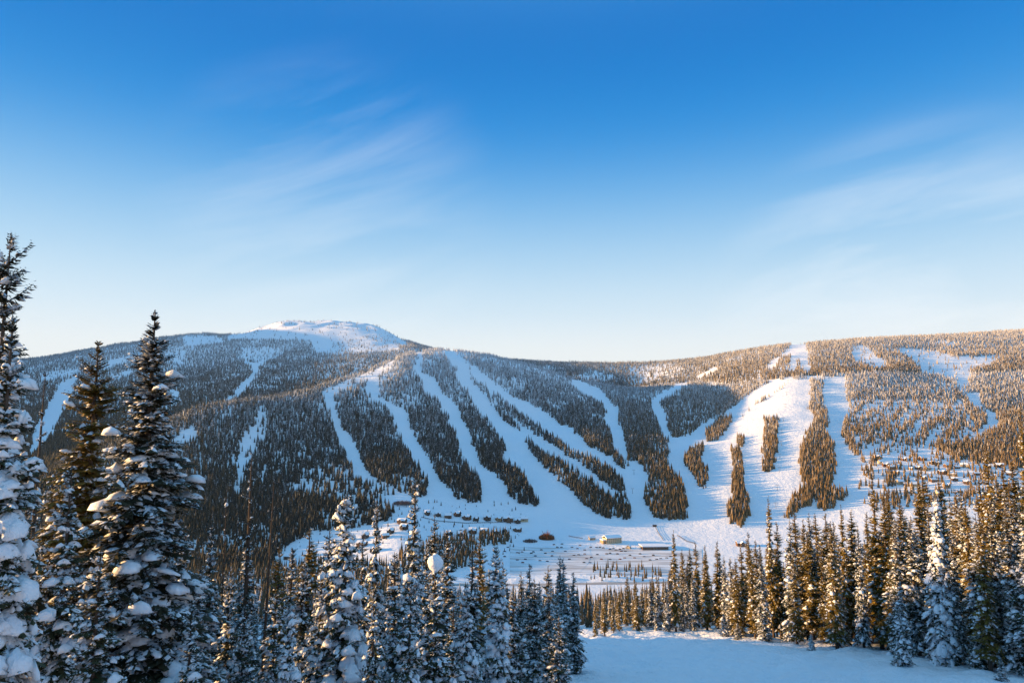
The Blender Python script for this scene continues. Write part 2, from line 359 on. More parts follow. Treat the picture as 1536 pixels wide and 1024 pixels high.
TM = {3: [tmpl(60 + s, 10, 8) for s in range(6)], 0: [tmpl(s, 4, 7) for s in range(8)], 1: [tmpl(20 + s, 3, 5) for s in range(6)], 2: [tmpl(40 + s, 2, 5) for s in range(6)]}
def grow(name, X, Y, Z, ht, wd, frost, tint, lod, label, cat='wood'):
    Vs, Fs, A, B = [], [], [], []; off = 0
    r = np.random.default_rng(len(X))
    ch = r.integers(0, len(TM[lod]), len(X)); rot = r.uniform(0, math.tau, len(X))
    for c, (tv, tf) in enumerate(TM[lod]):
        k = np.where(ch == c)[0]
        if not len(k): continue
        cs, sn = np.cos(rot[k])[:, None], np.sin(rot[k])[:, None]
        w_ = wd[k][:, None]
        vx = (tv[None, :, 0] * cs - tv[None, :, 1] * sn) * w_ + X[k][:, None]
        vy = (tv[None, :, 0] * sn + tv[None, :, 1] * cs) * w_ + Y[k][:, None]
        vz = tv[None, :, 2] * ht[k][:, None] + (Z[k] - .8)[:, None]
        Vs.append(np.stack([vx, vy, vz], -1).reshape(-1, 3))
        Fs.append((tf[None] + (np.arange(len(k)) * len(tv))[:, None, None] + off).reshape(-1, 3)); off += len(k) * len(tv)
        A.append(np.repeat(frost[k], len(tv))); B.append(np.repeat(tint[k], len(tv)))
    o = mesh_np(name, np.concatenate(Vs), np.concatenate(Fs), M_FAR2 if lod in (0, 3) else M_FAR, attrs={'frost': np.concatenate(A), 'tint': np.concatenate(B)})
    tag(o, label, cat, kind='stuff'); print(name, len(X)); return o
# running horizon of the bare ground, to leave out what nothing of can be seen
ANG = np.maximum.accumulate(np.where(YG[None, :] > 60, HT / np.maximum(YG, 60)[None, :], -9.0), axis=1)
def visible(X, Y, top):
    ti = np.clip(((X / Y) - TG[0]) / (TG[1] - TG[0]), 0, len(TG) - 1).astype(int)
    j = np.clip(np.searchsorted(YG, Y - 30) - 1, 0, len(YG) - 1)
    return top / Y > ANG[ti, j] - .004
def jgrid(y0, y1, s, tmax=.98, tmin=-.98):
    ys = np.arange(y0, y1, s); P = []
    for y in ys:
        n = int((tmax - tmin) * y / s); x = tmin * y + (np.arange(n) + rng.uniform(0, 1, n)) * s
        P.append(np.stack([x, y + rng.uniform(-.5, .5, n) * s * 1.2], 1))
    return np.concatenate(P)
parts = []
for y0, y1, s in ((1180, 1500, 5.2), (1500, 2000, 5.8), (2000, 2600, 6.8), (2600, 3400, 9.0), (3400, 4900, 10.5)):
    P = jgrid(y0, y1, s); X, Y = P[:, 0], P[:, 1]; Z = H(X, Y)
    px, py = proj(X, Y, Z); px = px + 1.6 * waves(X, Y, 34) + rng.normal(0, .8, len(X)); py = py + 1.0 * waves(X, Y, 28); d, lay = density(X, Y, Z, px, py)
    d2, _ = density(X, Y, Z, px, proj(X, Y, Z + 9)[1]); d = np.minimum(d, d2)
    patch = .5 + .5 * np.clip(waves(X, Y, 90) * .7, -1, 1)
    keep = (rng.uniform(0, 1, len(X)) < d * np.clip(.80 + .25 * (Y > 3400) + .3 * sstep(980, 1100, px) + .22 * waves(X, Y, 75, 10) + .25 * waves(X, Y, 240, 10), .3, 1)) & visible(X, Y, Z + 22)
    keep &= ~((d < .9) & (d > .05) & (waves(X, Y, 45) < .1) & (rng.uniform(0, 1, len(X)) < .85))
    parts.append((X[keep], Y[keep], Z[keep], px[keep], py[keep], lay[keep]))
X, Y, Z, px, py, lay = [np.concatenate(a) for a in zip(*parts)]
n = len(X); print('hill trees', n)
alt = np.clip((Z + 200) / 600, 0, 1)
ht = (21.5 - 8.5 * alt) * rng.triangular(.4, .9, 1.4, n) * np.interp(px, [950, 1150], [1, .92]) * np.where(lay == 1, 1.22, 1.0); wd = ht * rng.uniform(.26, .40, n)
frost = np.clip(alt * .9 + rng.normal(0, .12, n) + .08, 0, 1); frost = np.where(lay == 1, frost * .62, frost) * np.interp(px, [900, 1100], [1, 1.0])
tint = np.clip(rng.beta(1.3, 2.2, n) * np.interp(px, [300, 430, 830, 960], [.5, .15, .2, 1]) + .5 * sstep(950, 1200, px), 0, 1)  # tint by column paints shade on the left hill, sunlight on the right
sel = np.full(n, -1)
for i, (lab, poly) in enumerate(ISL):
    if lab: sel[inpoly(px, py, poly) & (lay == 0) & (sel < 0)] = i
WOODS = [('frosted forest covering the high back mountain below the white summit', lay == 1),
         ('dark forest on the front left hill, cut by the long ski runs', (lay == 0) & (px < 940)),
         ('sunlit forest on the right hillside around the open clearings', (lay == 0) & (px >= 1050)),
         ('wedge of shaded forest in the middle gully between two ski runs', (lay == 0) & (px >= 940) & (px < 1050))]
for i, (lab, poly) in enumerate(ISL):
    if lab:
        k = sel == i
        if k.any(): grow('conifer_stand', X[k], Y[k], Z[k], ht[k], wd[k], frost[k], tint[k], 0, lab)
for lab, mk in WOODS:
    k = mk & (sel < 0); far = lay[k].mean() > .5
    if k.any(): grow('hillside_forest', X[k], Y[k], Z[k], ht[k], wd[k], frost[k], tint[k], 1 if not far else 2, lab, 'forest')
#@@NEAR
# ------------------------------------------------------------------ near conifers
def tube(pts, rad, sides=8):
    V = []; n = len(pts)
    for p, r in zip(pts, rad):
        for j in range(sides):
            a = j * math.tau / sides; V.append((p[0] + r * math.cos(a), p[1] + r * math.sin(a), p[2]))
    Fc = [(k * sides + j, k * sides + (j + 1) % sides, (k + 1) * sides + (j + 1) % sides, (k + 1) * sides + j) for k in range(n - 1) for j in range(sides)]
    return np.array(V), np.array(Fc)
def spruce(seed, Ht, R, nb=260, K=7, snow=.6, pad=.5, prof=None, droop=.5, z0=.06, need=None, gaps=0.0, dead=False, twl=.42, tsn=.3):
    r = np.random.default_rng(seed)
    prof = prof or [(0, .03), (.05, .10), (.2, .30), (.45, .62), (.8, .95), (1, 1)]
    pf = np.array(prof)
    u = np.sort(r.uniform(0, 1, nb) ** .80)                     # share of height from the top
    u = np.clip((np.round(u * Ht / .42) * .42 + r.normal(0, .08, nb)) / Ht, .004, 1 - z0)
    h = Ht * (1 - u); az = r.uniform(0, math.tau, nb)
    L = R * np.interp(u, pf[:, 0], pf[:, 1]) * r.uniform(.62, 1.12, nb) * (1 + .16 * np.sin(az * 2 + u * 9 + seed))
    if gaps:
        g = np.sin(u * 23 + seed) + np.sin(u * 41 + az) > 2 - 2 * gaps - .6; L = np.where(g, L * .35, L)
    L = np.maximum(L, .12)
    p0 = np.interp(u, [0, .12, .4, 1], [.9, .35, .0, -.12]) + r.normal(0, .08, nb)
    dr = droop * np.interp(u, [0, .15, .5, 1], [.0, .35, .8, 1.0]) * r.uniform(.7, 1.3, nb)
    ca, sa = np.cos(az), np.sin(az)
    bend = (r.uniform(-.012, .012, 2)) * Ht
    def cl(s):                                                   # s (nb,k)
        rr = L[:, None] * s; b = (u[:, None]) ** 0 * 0
        z = h[:, None] + L[:, None] * (p0[:, None] * s - dr[:, None] * s * s + .14 * s ** 4)
        return rr * ca[:, None], rr * sa[:, None], z
    # needles
    s = np.clip((np.arange(K)[None, :] + r.uniform(0, 1, (nb, K))) / K, .08, 1)
    x, y, z = cl(s)
    QV = []
    for side in (-1, 1, 0, 2):
        ll = twl * L[:, None] * (1.05 - .65 * s) * r.uniform(.6, 1.25, s.shape); ll = np.clip(ll, .12, 1.05)
        th = az[:, None] + side * np.radians(r.uniform(32, 68, s.shape)); dn = -r.uniform(.10, .55, s.shape)
        if side == 0: dn = -r.uniform(.5, 1.6, s.shape); ll = ll * .62; th = th + r.normal(0, .5, s.shape)
        if side == 2: dn = r.uniform(-.1, .7, s.shape); ll = ll * .5; th = th + r.normal(0, .7, s.shape); z = z + .10
        top = np.interp(u, [0, .08, .2], [.8, .35, 0])[:, None]; dn = dn * (1 - top) + top * .5
        dx, dy = np.cos(th), np.sin(th); nn = np.sqrt(1 + dn * dn); dx, dy, dz = dx / nn, dy / nn, dn / nn
        wdt = ll * r.uniform(.17, .30, s.shape) + .02; rx, ry = -np.sin(th), np.cos(th)
        mz = -wdt * r.uniform(.1, .8, s.shape)
        b = np.stack([x, y, z], -1); mid = b + np.stack([dx, dy, dz], -1) * (ll * .5)[..., None]
        sd = np.stack([rx * wdt, ry * wdt, mz], -1); sd2 = np.stack([-rx * wdt, -ry * wdt, mz], -1)
        tip = b + np.stack([dx, dy, dz - .08], -1) * ll[..., None]
        QV.append(np.stack([b, mid + sd, tip, mid + sd2], -2).reshape(-1, 4, 3))
    # branch wood as slim quads
    Q = np.concatenate(QV)
    if dead: Q = Q[r.uniform(0, 1, len(Q)) < .22]
    a0 = np.stack(cl(np.full((nb, 1), .02)), -1)[:, 0]; a1 = np.stack(cl(np.full((nb, 1), .55)), -1)[:, 0]; a2 = np.stack(cl(np.full((nb, 1), .97)), -1)[:, 0]
    up = np.array([0, 0, .035]); WQ = np.concatenate([np.stack([a0 - up, a1 - up * .7, a1 + up * .7, a0 + up], 1), np.stack([a1 - up * .7, a2 - up * .3, a2 + up * .3, a1 + up * .7], 1)])
    cv = Q.reshape(-1, 3); cf = np.arange(len(cv)).reshape(-1, 4)
    # snow: long pads on boughs
    Vs, Fs, off = [], [], 0
    pick = np.concatenate([np.where((r.uniform(0, 1, nb) < snow * q * (.35 + 1.1 * u)) & (u > .03))[0] for q in (1, .7, .5, .3)])
    NR, NS = 7, 8
    for i in pick:
        s0 = r.uniform(.12, .75); s1 = min(1.04, s0 + r.uniform(.15, .5))
        ss = np.linspace(s0, s1, NR); rr = L[i] * ss; zc = h[i] + L[i] * (p0[i] * ss - dr[i] * ss * ss + .14 * ss ** 4)
        wv = pad * (.07 + .15 * L[i]) * r.uniform(.4, 1.5) * np.sin(np.linspace(.16, math.pi - .16, NR)) ** .6 * r.uniform(.6, 1.35, NR)
        wv = np.minimum(wv, .48); off_t = r.normal(0, .16) * L[i]
        hv = wv * r.uniform(.45, .8)
        ang = np.linspace(0, math.tau, NS, endpoint=False)
        ox = np.cos(ang)[None] * wv[:, None] * r.uniform(.72, 1.28, (NR, NS)) + off_t; oz = np.sin(ang)[None]; oz = np.where(oz < 0, oz * .35 - .0, oz) * hv[:, None] * r.uniform(.85, 1.15, (NR, NS)) - .25 * (np.cos(ang)[None] ** 2) * wv[:, None]
        X_ = rr[:, None] * ca[i] - ox * sa[i]; Y_ = rr[:, None] * sa[i] + ox * ca[i]; Z_ = zc[:, None] + oz + .03
        V = np.stack([X_, Y_, Z_], -1).reshape(-1, 3)
        e0 = V[:NS].mean(0); e1 = V[-NS:].mean(0); V = np.concatenate([V, [e0, e1]])
        idx = np.arange(NR * NS).reshape(NR, NS); f = []
        for k in range(NR - 1):
            for j in range(NS):
                f.append((idx[k, j], idx[k, (j + 1) % NS], idx[k + 1, (j + 1) % NS])); f.append((idx[k, j], idx[k + 1, (j + 1) % NS], idx[k + 1, j]))
        for j in range(NS): f.append((idx[0, (j + 1) % NS], idx[0, j], NR * NS)); f.append((idx[-1, j], idx[-1, (j + 1) % NS], NR * NS + 1))
        Vs.append(V); Fs.append(np.array(f) + off); off += len(V)
    # snow: small lumps on twigs
    tq = np.concatenate(QV[:2]); tq = tq[r.uniform(0, 1, len(tq)) < tsn * (0 if dead else 1)]
    if len(tq):
        c0, c1, c2, c3 = tq[:, 0], tq[:, 1], tq[:, 2], tq[:, 3]; m_ = (c0 + c2) / 2
        g = lambda p: m_ + (p - m_) * .95 + np.array([0, 0, .015])
        pk = m_ + np.array([0, 0, 1]) * (np.linalg.norm(c1 - c3, axis=1) * r.uniform(.35, .6, len(m_)))[:, None]
        V = np.stack([g(c0), g(c1), g(c2), g(c3), pk, m_ + (c0 - m_) * .5 + (pk - m_) * .8, m_ + (c2 - m_) * .5 + (pk - m_) * .7], 1).reshape(-1, 3)
        t = np.array([(0, 1, 5), (1, 4, 5), (1, 6, 4), (1, 2, 6), (2, 3, 6), (3, 4, 6), (3, 5, 4), (3, 0, 5)])
        Vs.append(V); Fs.append((t[None] + (np.arange(len(tq)) * 7)[:, None, None]).reshape(-1, 3) + off); off += len(V)
    tz = np.linspace(0, 1, 9); tr = (.012 * Ht * (1 - tz) ** .8 + .02) * 1.0
    tv, tf = tube([(0, 0, q * Ht) for q in tz], tr)
    nt_ = len(tv); tv = np.concatenate([tv, WQ.reshape(-1, 3)]); tf = np.concatenate([tf, np.arange(len(WQ) * 4).reshape(-1, 4) + nt_])
    d = {'H': Ht, 'R': R, 'trunk': mesh_np('trunk', tv, tf, M_BARK, link=False), 'crown': mesh_np('crown', cv, cf, need or M_NEED, link=False)}
    if Vs: d['snow'] = mesh_np('snow', np.concatenate(Vs), np.concatenate(Fs), M_PAD, smooth=True, link=False)
    return d
NTREE = 0
def plant(p, X, Y, ztop=None, hgt=None, Rw=None, name='spruce_tree', label=None, group=None, rot=None, lean=(0, 0)):
    global NTREE; NTREE += 1
    z0 = h1(X, Y) - .25; hgt = hgt or (ztop - z0)
    e = bpy.data.objects.new(name, None); COL.objects.link(e); e.location = (X, Y, z0); e.empty_display_size = .5
    k = hgt / p['H']; kr = (Rw or p['R'] * k) / p['R']
    e.scale = (kr, kr, k); e.rotation_euler = (lean[0], lean[1], rng.uniform(0, math.tau) if rot is None else rot)
    for q in ('trunk', 'crown', 'snow'):
        if q in p:
            o = bpy.data.objects.new(q, p[q]); COL.objects.link(o); o.parent = e
            if q == 'snow': o['kind'] = 'stuff'
    tag(e, label, 'spruce' if name == 'spruce_tree' else 'tree', group); return e

P_H1 = spruce(1, 22, 2.0, 330, 13, .35, .8, [(0,.12),(.02,.42),(.06,.35),(.085,.7),(.11,.3),(.16,.25),(.19,.75),(.24,.85),(.3,1),(.4,1.05),(1,1.6)], .75, need=M_NEEDD, twl=.5, tsn=.12)
P_H2 = spruce(2, 20, 2.9, 640, 14, .62, 1.5, [(0,.03),(.08,.12),(.2,.3),(.4,.55),(.7,.85),(1,1)], .9, need=M_NEED, tsn=.25)
P_H3 = spruce(3, 24, 2.3, 620, 14, .14, .7, [(0,.02),(.03,.12),(.06,.34),(.15,.55),(.26,.66),(.4,.85),(.7,1.05),(1,1.2)], .6, need=M_NEEDG, gaps=.1, tsn=.10)
P_H4 = spruce(44, 26, 3.1, 640, 17, .24, 1.2, [(0,.02),(.04,.08),(.08,.22),(.12,.36),(.17,.42),(.2,.34),(.27,.56),(.365,.66),(.5,.82),(.63,.94),(1,1.1)], .62, need=M_NEEDD, tsn=.12)
P_TH = spruce(5, 18, 1.0, 130, 7, .2, .6, [(0,.05),(.2,.6),(.6,1),(1,1)], .3, need=M_NEEDD, gaps=.3, tsn=.08)
P_SNAG = spruce(6, 18, .9, 60, 5, .1, .6, [(0,.1),(.1,.5),(.5,.7),(1,1)], .35, need=M_NEEDD, dead=True)
P_POLE = spruce(8, 18, .35, 20, 3, .0, .4, [(0,.2),(1,1)], .3, need=M_NEEDD, dead=True)
SN = [spruce(20 + i, 18, 2.2, 360, 9, .40, 1.1, [(0,.05),(.04,.16),(.1,.26),(.3,.5),(.6,.82),(1,1)], .75, need=M_NEED, tsn=.19, gaps=.08, twl=.5) for i in range(4)]
SW = [spruce(30 + i, 18, 2.5, 400, 9, .62, 1.5, [(0,.06),(.04,.16),(.1,.28),(.3,.5),(.6,.82),(1,1)], .85, need=M_NEED, tsn=.34, twl=.5) for i in range(2)]
CL = [spruce(40 + i, 22, 1.7, 380, 8, .26, .95, [(0,.06),(.03,.18),(.08,.3),(.2,.52),(.5,.85),(.8,1),(1,.8)], .7, need=M_NEED, tsn=.12, z0=.08, gaps=.12, twl=.55) for i in range(4)]
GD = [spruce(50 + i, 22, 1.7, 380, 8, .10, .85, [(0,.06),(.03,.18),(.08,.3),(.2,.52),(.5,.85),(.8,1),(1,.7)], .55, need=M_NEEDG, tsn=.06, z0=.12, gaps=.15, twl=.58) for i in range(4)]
PR = {'h1': [P_H1], 'h2': [P_H2], 'h3': [P_H3], 'h4': [P_H4], 'th': [P_TH], 'snag': [P_SNAG], 'pole': [P_POLE], 'sn': SN, 'sw': SW, 'cl': CL, 'gd': GD}
ADJ = {'sn': 'snow-laden', 'sw': 'snow-smothered', 'cl': 'slim snow-dusted', 'gd': 'golden-green', 'th': 'thin dark', 'h3': 'bare-looking brown'}
_cnt = {}
def choose(k):
    _cnt[k] = _cnt.get(k, -1) + 1; return PR[k][_cnt[k] % len(PR[k])]
def ground_hit(px, py):
    Y = np.linspace(26, 400, 1500); x, y, z = ray(px, py); X = x / y * Y
    hgt = H(X, Y); b = np.where(hgt > z / y * Y)[0]; return float(Y[b[0]]) if len(b) else 400.0
def edge_y(px): return ground_hit(px, float(np.interp(px, [850, 880, 960, 1060, 1100, 1220, 1330, 1420, 1500, 1600], [1010, 965, 946, 946, 955, 973, 985, 1000, 1013, 1025])))
# (px of tip, py of tip, distance, half width m, kind, label, short name for neighbours to refer to)
HAND = [
 (16, 362, 30, 2.0, 'h1', 'tallest tree at the far left, ragged dark spruce with clumpy drooping tip', 'ragged tall spruce'),
 (20, 478, 22, 2.6, 'h2', 'leftmost foreground spruce smothered in thick blue snow pads', 'smothered leftmost spruce'),
 (68, 562, 44, 1.0, 'th', 'thin sparse spindly spruce between the leftmost trees and the brown one', 'spindly spruce'),
 (148, 515, 38, 2.7, 'h3', 'brownish gold spruce with little snow, second tall tree from the left', 'brown spruce'),
 (233, 468, 36, 3.9, 'h4', 'large pointed spruce with tiered drooping boughs and a thin bare tip', 'large tiered spruce'),
 (108, 700, 30, 2.1, 'sn', 'shorter snow-laden spruce tucked below the brown spruce', 'tucked spruce'),
 (318, 790, 52, 1.9, 'sn', 'snow-laden spruce just right of the large tiered spruce', 'first snow-laden spruce'),
 (341, 728, 60, .5, 'snag', 'dead snag with a small snow lump on its broken top', 'dead snag'),
 (378, 680, 52, 1.2, 'th', 'tall thin dark spruce with bare gaps beside the leaning dead pole', 'tall thin spruce'),
 (402, 722, 50, .25, 'pole', 'bare leaning dead pole right of the tall thin spruce', 'dead pole'),
 (465, 790, 58, 1.7, 'gd', 'spruce with golden sunlit tip left of the big snowy cone', 'gold-tipped spruce'),
 (521, 738, 44, 2.5, 'sw', 'big broad snow-draped spruce in the middle left row', 'big snow-draped spruce'),
 (566, 747, 54, 1.5, 'sn', 'slim pointed spruce with warm lit tip standing in front of the valley wood', 'warm-tipped spruce'),
 (623, 714, 50, 2.0, 'sn', 'tall half sunlit spruce rising over the chalets', 'tall half-lit spruce'),
 (653, 838, 40, 2.1, 'sn', 'spruce topped by a huge round ball of snow', 'snowball-topped spruce'),
 (652, 770, 62, 1.4, 'cl', 'narrow backing spruce rising directly behind the snowball-topped one', 'narrow backing spruce'),
 (720, 800, 66, 1.5, 'gd', 'golden spruce with warm light on its left side below the chalets', 'golden mid spruce'),
 (744, 822, 50, 1.9, 'sw', 'bright white sunlit spruce in the middle foreground', 'bright white spruce'),
 (822, 848, 62, 1.6, 'cl', 'blue-shaded spruce in front of the road', 'road-side spruce'),
 (840, 832, 84, 1.3, 'cl', 'dark slender spruce whose tip crosses the car park path', 'dark path spruce'),
 (860, 858, 86, 1.3, 'cl', 'last spruce of the left wood, bordering the snow clearing', 'clearing-edge spruce'),
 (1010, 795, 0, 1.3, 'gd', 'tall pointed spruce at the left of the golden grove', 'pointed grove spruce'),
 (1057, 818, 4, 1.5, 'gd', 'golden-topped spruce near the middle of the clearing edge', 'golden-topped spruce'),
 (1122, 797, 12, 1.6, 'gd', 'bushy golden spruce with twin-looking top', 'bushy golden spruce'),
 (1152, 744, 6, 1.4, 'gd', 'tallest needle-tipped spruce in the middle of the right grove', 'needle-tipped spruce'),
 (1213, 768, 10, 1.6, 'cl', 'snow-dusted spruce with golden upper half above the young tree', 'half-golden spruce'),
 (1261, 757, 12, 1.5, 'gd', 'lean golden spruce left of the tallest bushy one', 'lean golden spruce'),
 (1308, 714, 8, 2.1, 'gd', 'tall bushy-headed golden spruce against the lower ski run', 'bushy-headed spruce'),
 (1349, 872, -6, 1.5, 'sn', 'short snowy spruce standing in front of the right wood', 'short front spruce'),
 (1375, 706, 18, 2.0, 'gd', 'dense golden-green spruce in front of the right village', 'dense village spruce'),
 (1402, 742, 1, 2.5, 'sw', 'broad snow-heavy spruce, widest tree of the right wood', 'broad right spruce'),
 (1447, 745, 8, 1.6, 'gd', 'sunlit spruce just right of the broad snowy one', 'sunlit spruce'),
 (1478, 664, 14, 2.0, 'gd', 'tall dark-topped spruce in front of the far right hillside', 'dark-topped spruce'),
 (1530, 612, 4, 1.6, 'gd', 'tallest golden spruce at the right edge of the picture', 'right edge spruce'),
]
LM = []
MADE = []
for (a, b, D, Rw, k, lab, short) in HAND:
    if a > 900: D = edge_y(a) + D
    X, Y, Zt = at(a, b, D)
    nm = 'dead_tree' if k in ('snag', 'pole') else 'spruce_tree'
    rt = {'h4': 2.2, 'h1': .4}.get(k)
    e = plant(choose(k), X, Y, ztop=Zt, Rw=Rw, name=nm, label=lab, rot=rt, lean=(0, -.045 if k == 'pole' else 0))
    LM.append((a, short)); MADE.append((X, Y))
    if 'huge round ball' in lab or 'snow lump' in lab:
        big = 'huge' in lab; r = np.random.default_rng(4); nu, nv = 20, 14; V = []; k_ = e.scale
        R0 = .44 if big else .15
        for i in range(nv + 1):
            for j in range(nu):
                th = math.pi * i / nv; ph = math.tau * j / nu
                q = 1 + .10 * math.sin(2 * ph + th * 3) + .07 * math.sin(5 * th + ph * 3) + .05 * math.sin(7 * ph - 4 * th)
                V.append((R0 * .92 * q * math.sin(th) * math.cos(ph) / k_[0], R0 * .92 * q * math.sin(th) * math.sin(ph) / k_[0], (R0 * 1.12 * math.cos(th) * q + (-.5 * R0 if big else -1.6)) / k_[2] + PR[k][0]['H']))
        idx = np.arange((nv + 1) * nu).reshape(nv + 1, nu)
        Fc = [(idx[i, j], idx[i + 1, j], idx[i + 1, (j + 1) % nu], idx[i, (j + 1) % nu]) for i in range(nv) for j in range(nu)]
        mesh_np('snow_ball', np.array(V), np.array(Fc), M_PAD, e, smooth=True)
# trees without a name of their own, tips read off the photograph first, then the gaps filled
SEMI = [(347,848,44,'sn'),(418,818,56,'gd'),(436,822,60,'sn'),(452,838,50,'sn'),(410,885,40,'sn'),(498,795,58,'sn'),(597,828,46,'sn'),(672,795,60,'cl'),
 (636,812,56,'cl'),(707,825,62,'cl'),(758,842,56,'cl'),(793,845,66,'cl'),(782,858,72,'cl'),(801,868,60,'cl'),(846,838,90,'cl'),(700,872,44,'sw'),(770,880,52,'sn'),
 (808,872,80,'cl'),(735,860,70,'cl'),(585,850,66,'cl'),(545,800,64,'cl'),(480,850,44,'sn'),(372,800,62,'cl'),(296,850,46,'sn'),(275,790,60,'cl'),(205,760,52,'cl'),
 (85,720,40,'sn'),(40,760,36,'sn'),(612,870,38,'sn'),(560,880,40,'sn'),(150,820,28,'sn'),(290,905,34,'sn'),(440,900,36,'sw'),(370,905,38,'sn')]
SEMI_R = [(905,882,24,'gd'),(916,878,34,'gd'),(926,888,20,'gd'),(940,862,30,'gd'),(951,870,22,'gd'),(963,874,26,'gd'),(975,866,12,'cl'),(986,860,8,'cl'),(998,868,3,'cl'),
 (1025,824,10,'gd'),(1035,822,16,'gd'),(1045,812,22,'gd'),(1073,812,14,'gd'),(1085,832,4,'cl'),(1095,835,2,'cl'),(1111,817,10,'gd'),(1140,830,2,'cl'),(1165,783,12,'gd'),
 (1181,777,6,'cl'),(1192,768,14,'gd'),(1204,779,8,'gd'),(1225,770,22,'gd'),(1236,768,14,'gd'),(1250,782,6,'cl'),(1272,764,16,'gd'),(1286,788,6,'cl'),(1320,744,10,'gd'),
 (1338,774,4,'cl'),(1366,780,4,'cl'),(1385,700,30,'gd'),(1413,712,20,'gd'),(1430,735,14,'gd'),(1461,770,4,'cl'),(1486,752,4,'cl'),(1502,700,12,'gd'),(1512,740,3,'cl'),
 (1350,748,16,'gd'),(1297,768,14,'gd'),(1395,760,10,'cl'),(1424,790,2,'cl'),(1470,720,16,'gd'),(1518,690,14,'gd'),(1540,720,1,'cl'),(1330,735,24,'gd')]
FILL = []
for a, b, D, k in SEMI: FILL.append((a, b, D, k))
for a, b, D, k in SEMI_R: FILL.append((a, b, edge_y(a) + D, k))
rf = random.Random(5)
def fill(n, x0, x1, env, dmin, dmax, kinds, sep):
    c = 0
    for _ in range(n * 30):
        if c >= n: break
        a = rf.uniform(x0, x1); D = dmin(a) + (dmax) * rf.random() ** 1.3
        b = float(np.interp(a, *env)) + rf.uniform(0, 55)
        X, Y, Zt = at(a, b, D); hgt = Zt - h1(X, Y)
        if hgt < 7: continue
        if hgt > 27: Zt -= hgt - 27 * rf.uniform(.85, 1); b = float(proj(X, Y, Zt)[1])
        if any((X - q[0]) ** 2 + (Y - q[1]) ** 2 < sep ** 2 for q in MADE): continue
        MADE.append((X, Y)); FILL.append((a, b, D, rf.choice(kinds))); c += 1
for a, b, D, k in FILL: MADE.append(at(a, b, D)[:2])
fill(58, 250, 850, ([250, 300, 420, 520, 600, 700, 800, 872], [800, 850, 870, 862, 872, 872, 880, 885]), lambda a: 46, 66, ['sn', 'sn', 'cl', 'cl', 'sw'], 2.4)
fill(14, 20, 260, ([0, 260], [720, 800]), lambda a: 30, 50, ['sn', 'cl', 'sn'], 2.6)
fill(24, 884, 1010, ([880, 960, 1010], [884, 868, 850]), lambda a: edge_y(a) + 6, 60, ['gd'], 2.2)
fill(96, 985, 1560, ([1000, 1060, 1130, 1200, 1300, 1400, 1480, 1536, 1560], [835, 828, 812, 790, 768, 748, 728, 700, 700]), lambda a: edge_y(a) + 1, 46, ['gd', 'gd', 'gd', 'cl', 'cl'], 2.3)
# young trees and buried saplings on the clearing edge
for a, b, D, k in [(1106, 935, -2, 'cl'), (1086, 920, -1, 'sn'), (1216, 950, -3, 'sw'), (1500, 985, -4, 'sn'), (1350, 990, -2, 'cl')]:
    FILL.append((a, b, edge_y(a) + D, k))
ORD = ['leftmost', 'second from left', 'third from left', 'fourth from left', 'fifth from left', 'sixth from left', 'seventh from left', 'eighth from left', 'ninth from left', 'tenth from left', 'eleventh from left', 'twelfth from left', 'thirteenth from left', 'fourteenth from left', 'fifteenth from left', 'sixteenth from left', 'seventeenth from left', 'eighteenth from left', 'nineteenth from left', 'twentieth from left']
LM.sort(); buck = {}
for f in sorted(FILL):
    i = sum(1 for l in LM if l[0] <= f[0]); buck.setdefault(i, {}).setdefault(f[3], []).append(f)
for i, kk in buck.items():
    for k, fs in kk.items():
        for j, (a, b, D, _) in enumerate(fs):
            X, Y, Zt = at(a, b, D); zt = Zt; hgt = zt - h1(X, Y)
            if hgt < 1.5: zt = h1(X, Y) + 2.5; hgt = 2.5
            lw = {'sn': .12, 'sw': .135, 'cl': .09, 'gd': .09}[k] * hgt * rf.uniform(.85, 1.2)
            if a < 880: lw = max(lw, 1.25)
            if hgt < 6: lw = hgt * .28
            w_ = f'between the {LM[i-1][1]} and the {LM[i][1]}' if 0 < i < len(LM) else (f'right of the {LM[-1][1]}' if i else f'left of the {LM[0][1]}')
            o = (ORD[min(j, 19)] + ' ') if len(fs) > 1 else ''
            lab = f'{o}{ADJ[k]} spruce {w_}'
            plant(choose(k), X, Y, ztop=zt, Rw=lw, label=lab, group='spruces on the slope left of the snow clearing' if a < 880 else 'spruces lining the right side of the snow clearing', lean=(rf.uniform(-.02, .02), rf.uniform(-.02, .02)))
print('near trees', NTREE)

# the wood that runs on down the slope and out of the picture on both sides
def stuffwood(P, label, hmin, hmax, name='slope_forest', frost=.35, hill=False):
    X, Y = P[:, 0], P[:, 1]; n = len(X); Z = H(X, Y); r = np.random.default_rng(n)
    hh = r.uniform(hmin, hmax, n)
    hh = np.minimum(hh, np.interp(Y, [140, 200, 300, 500], [8.5, 11.5, 16, 20]) * r.uniform(.7, 1.1, n) * np.interp(X / Y, [-.2, .05], [1.25, 1])) if name == 'slope_forest' and not hill else hh
    grow(name, X, Y, Z, hh, hh * r.uniform(.2, .3, n), np.clip(r.normal(frost, .12, n), 0, .6), r.beta(1.5, 2, n), 3, label, 'wood')
Pa = jgrid(150, 900, 6.5, 1.0, -1.0); X, Y = Pa[:, 0], Pa[:, 1]; px, py = proj(X, Y, H(X, Y))
k = (Y > np.interp(px, [-500, 850, 1000, 1536, 2500], [150, 150, 190, 165, 165])) & (rng.uniform(0, 1, len(X)) < np.interp(Y, [150, 700, 900], [1, .9, .35]))
Pa = Pa[k]
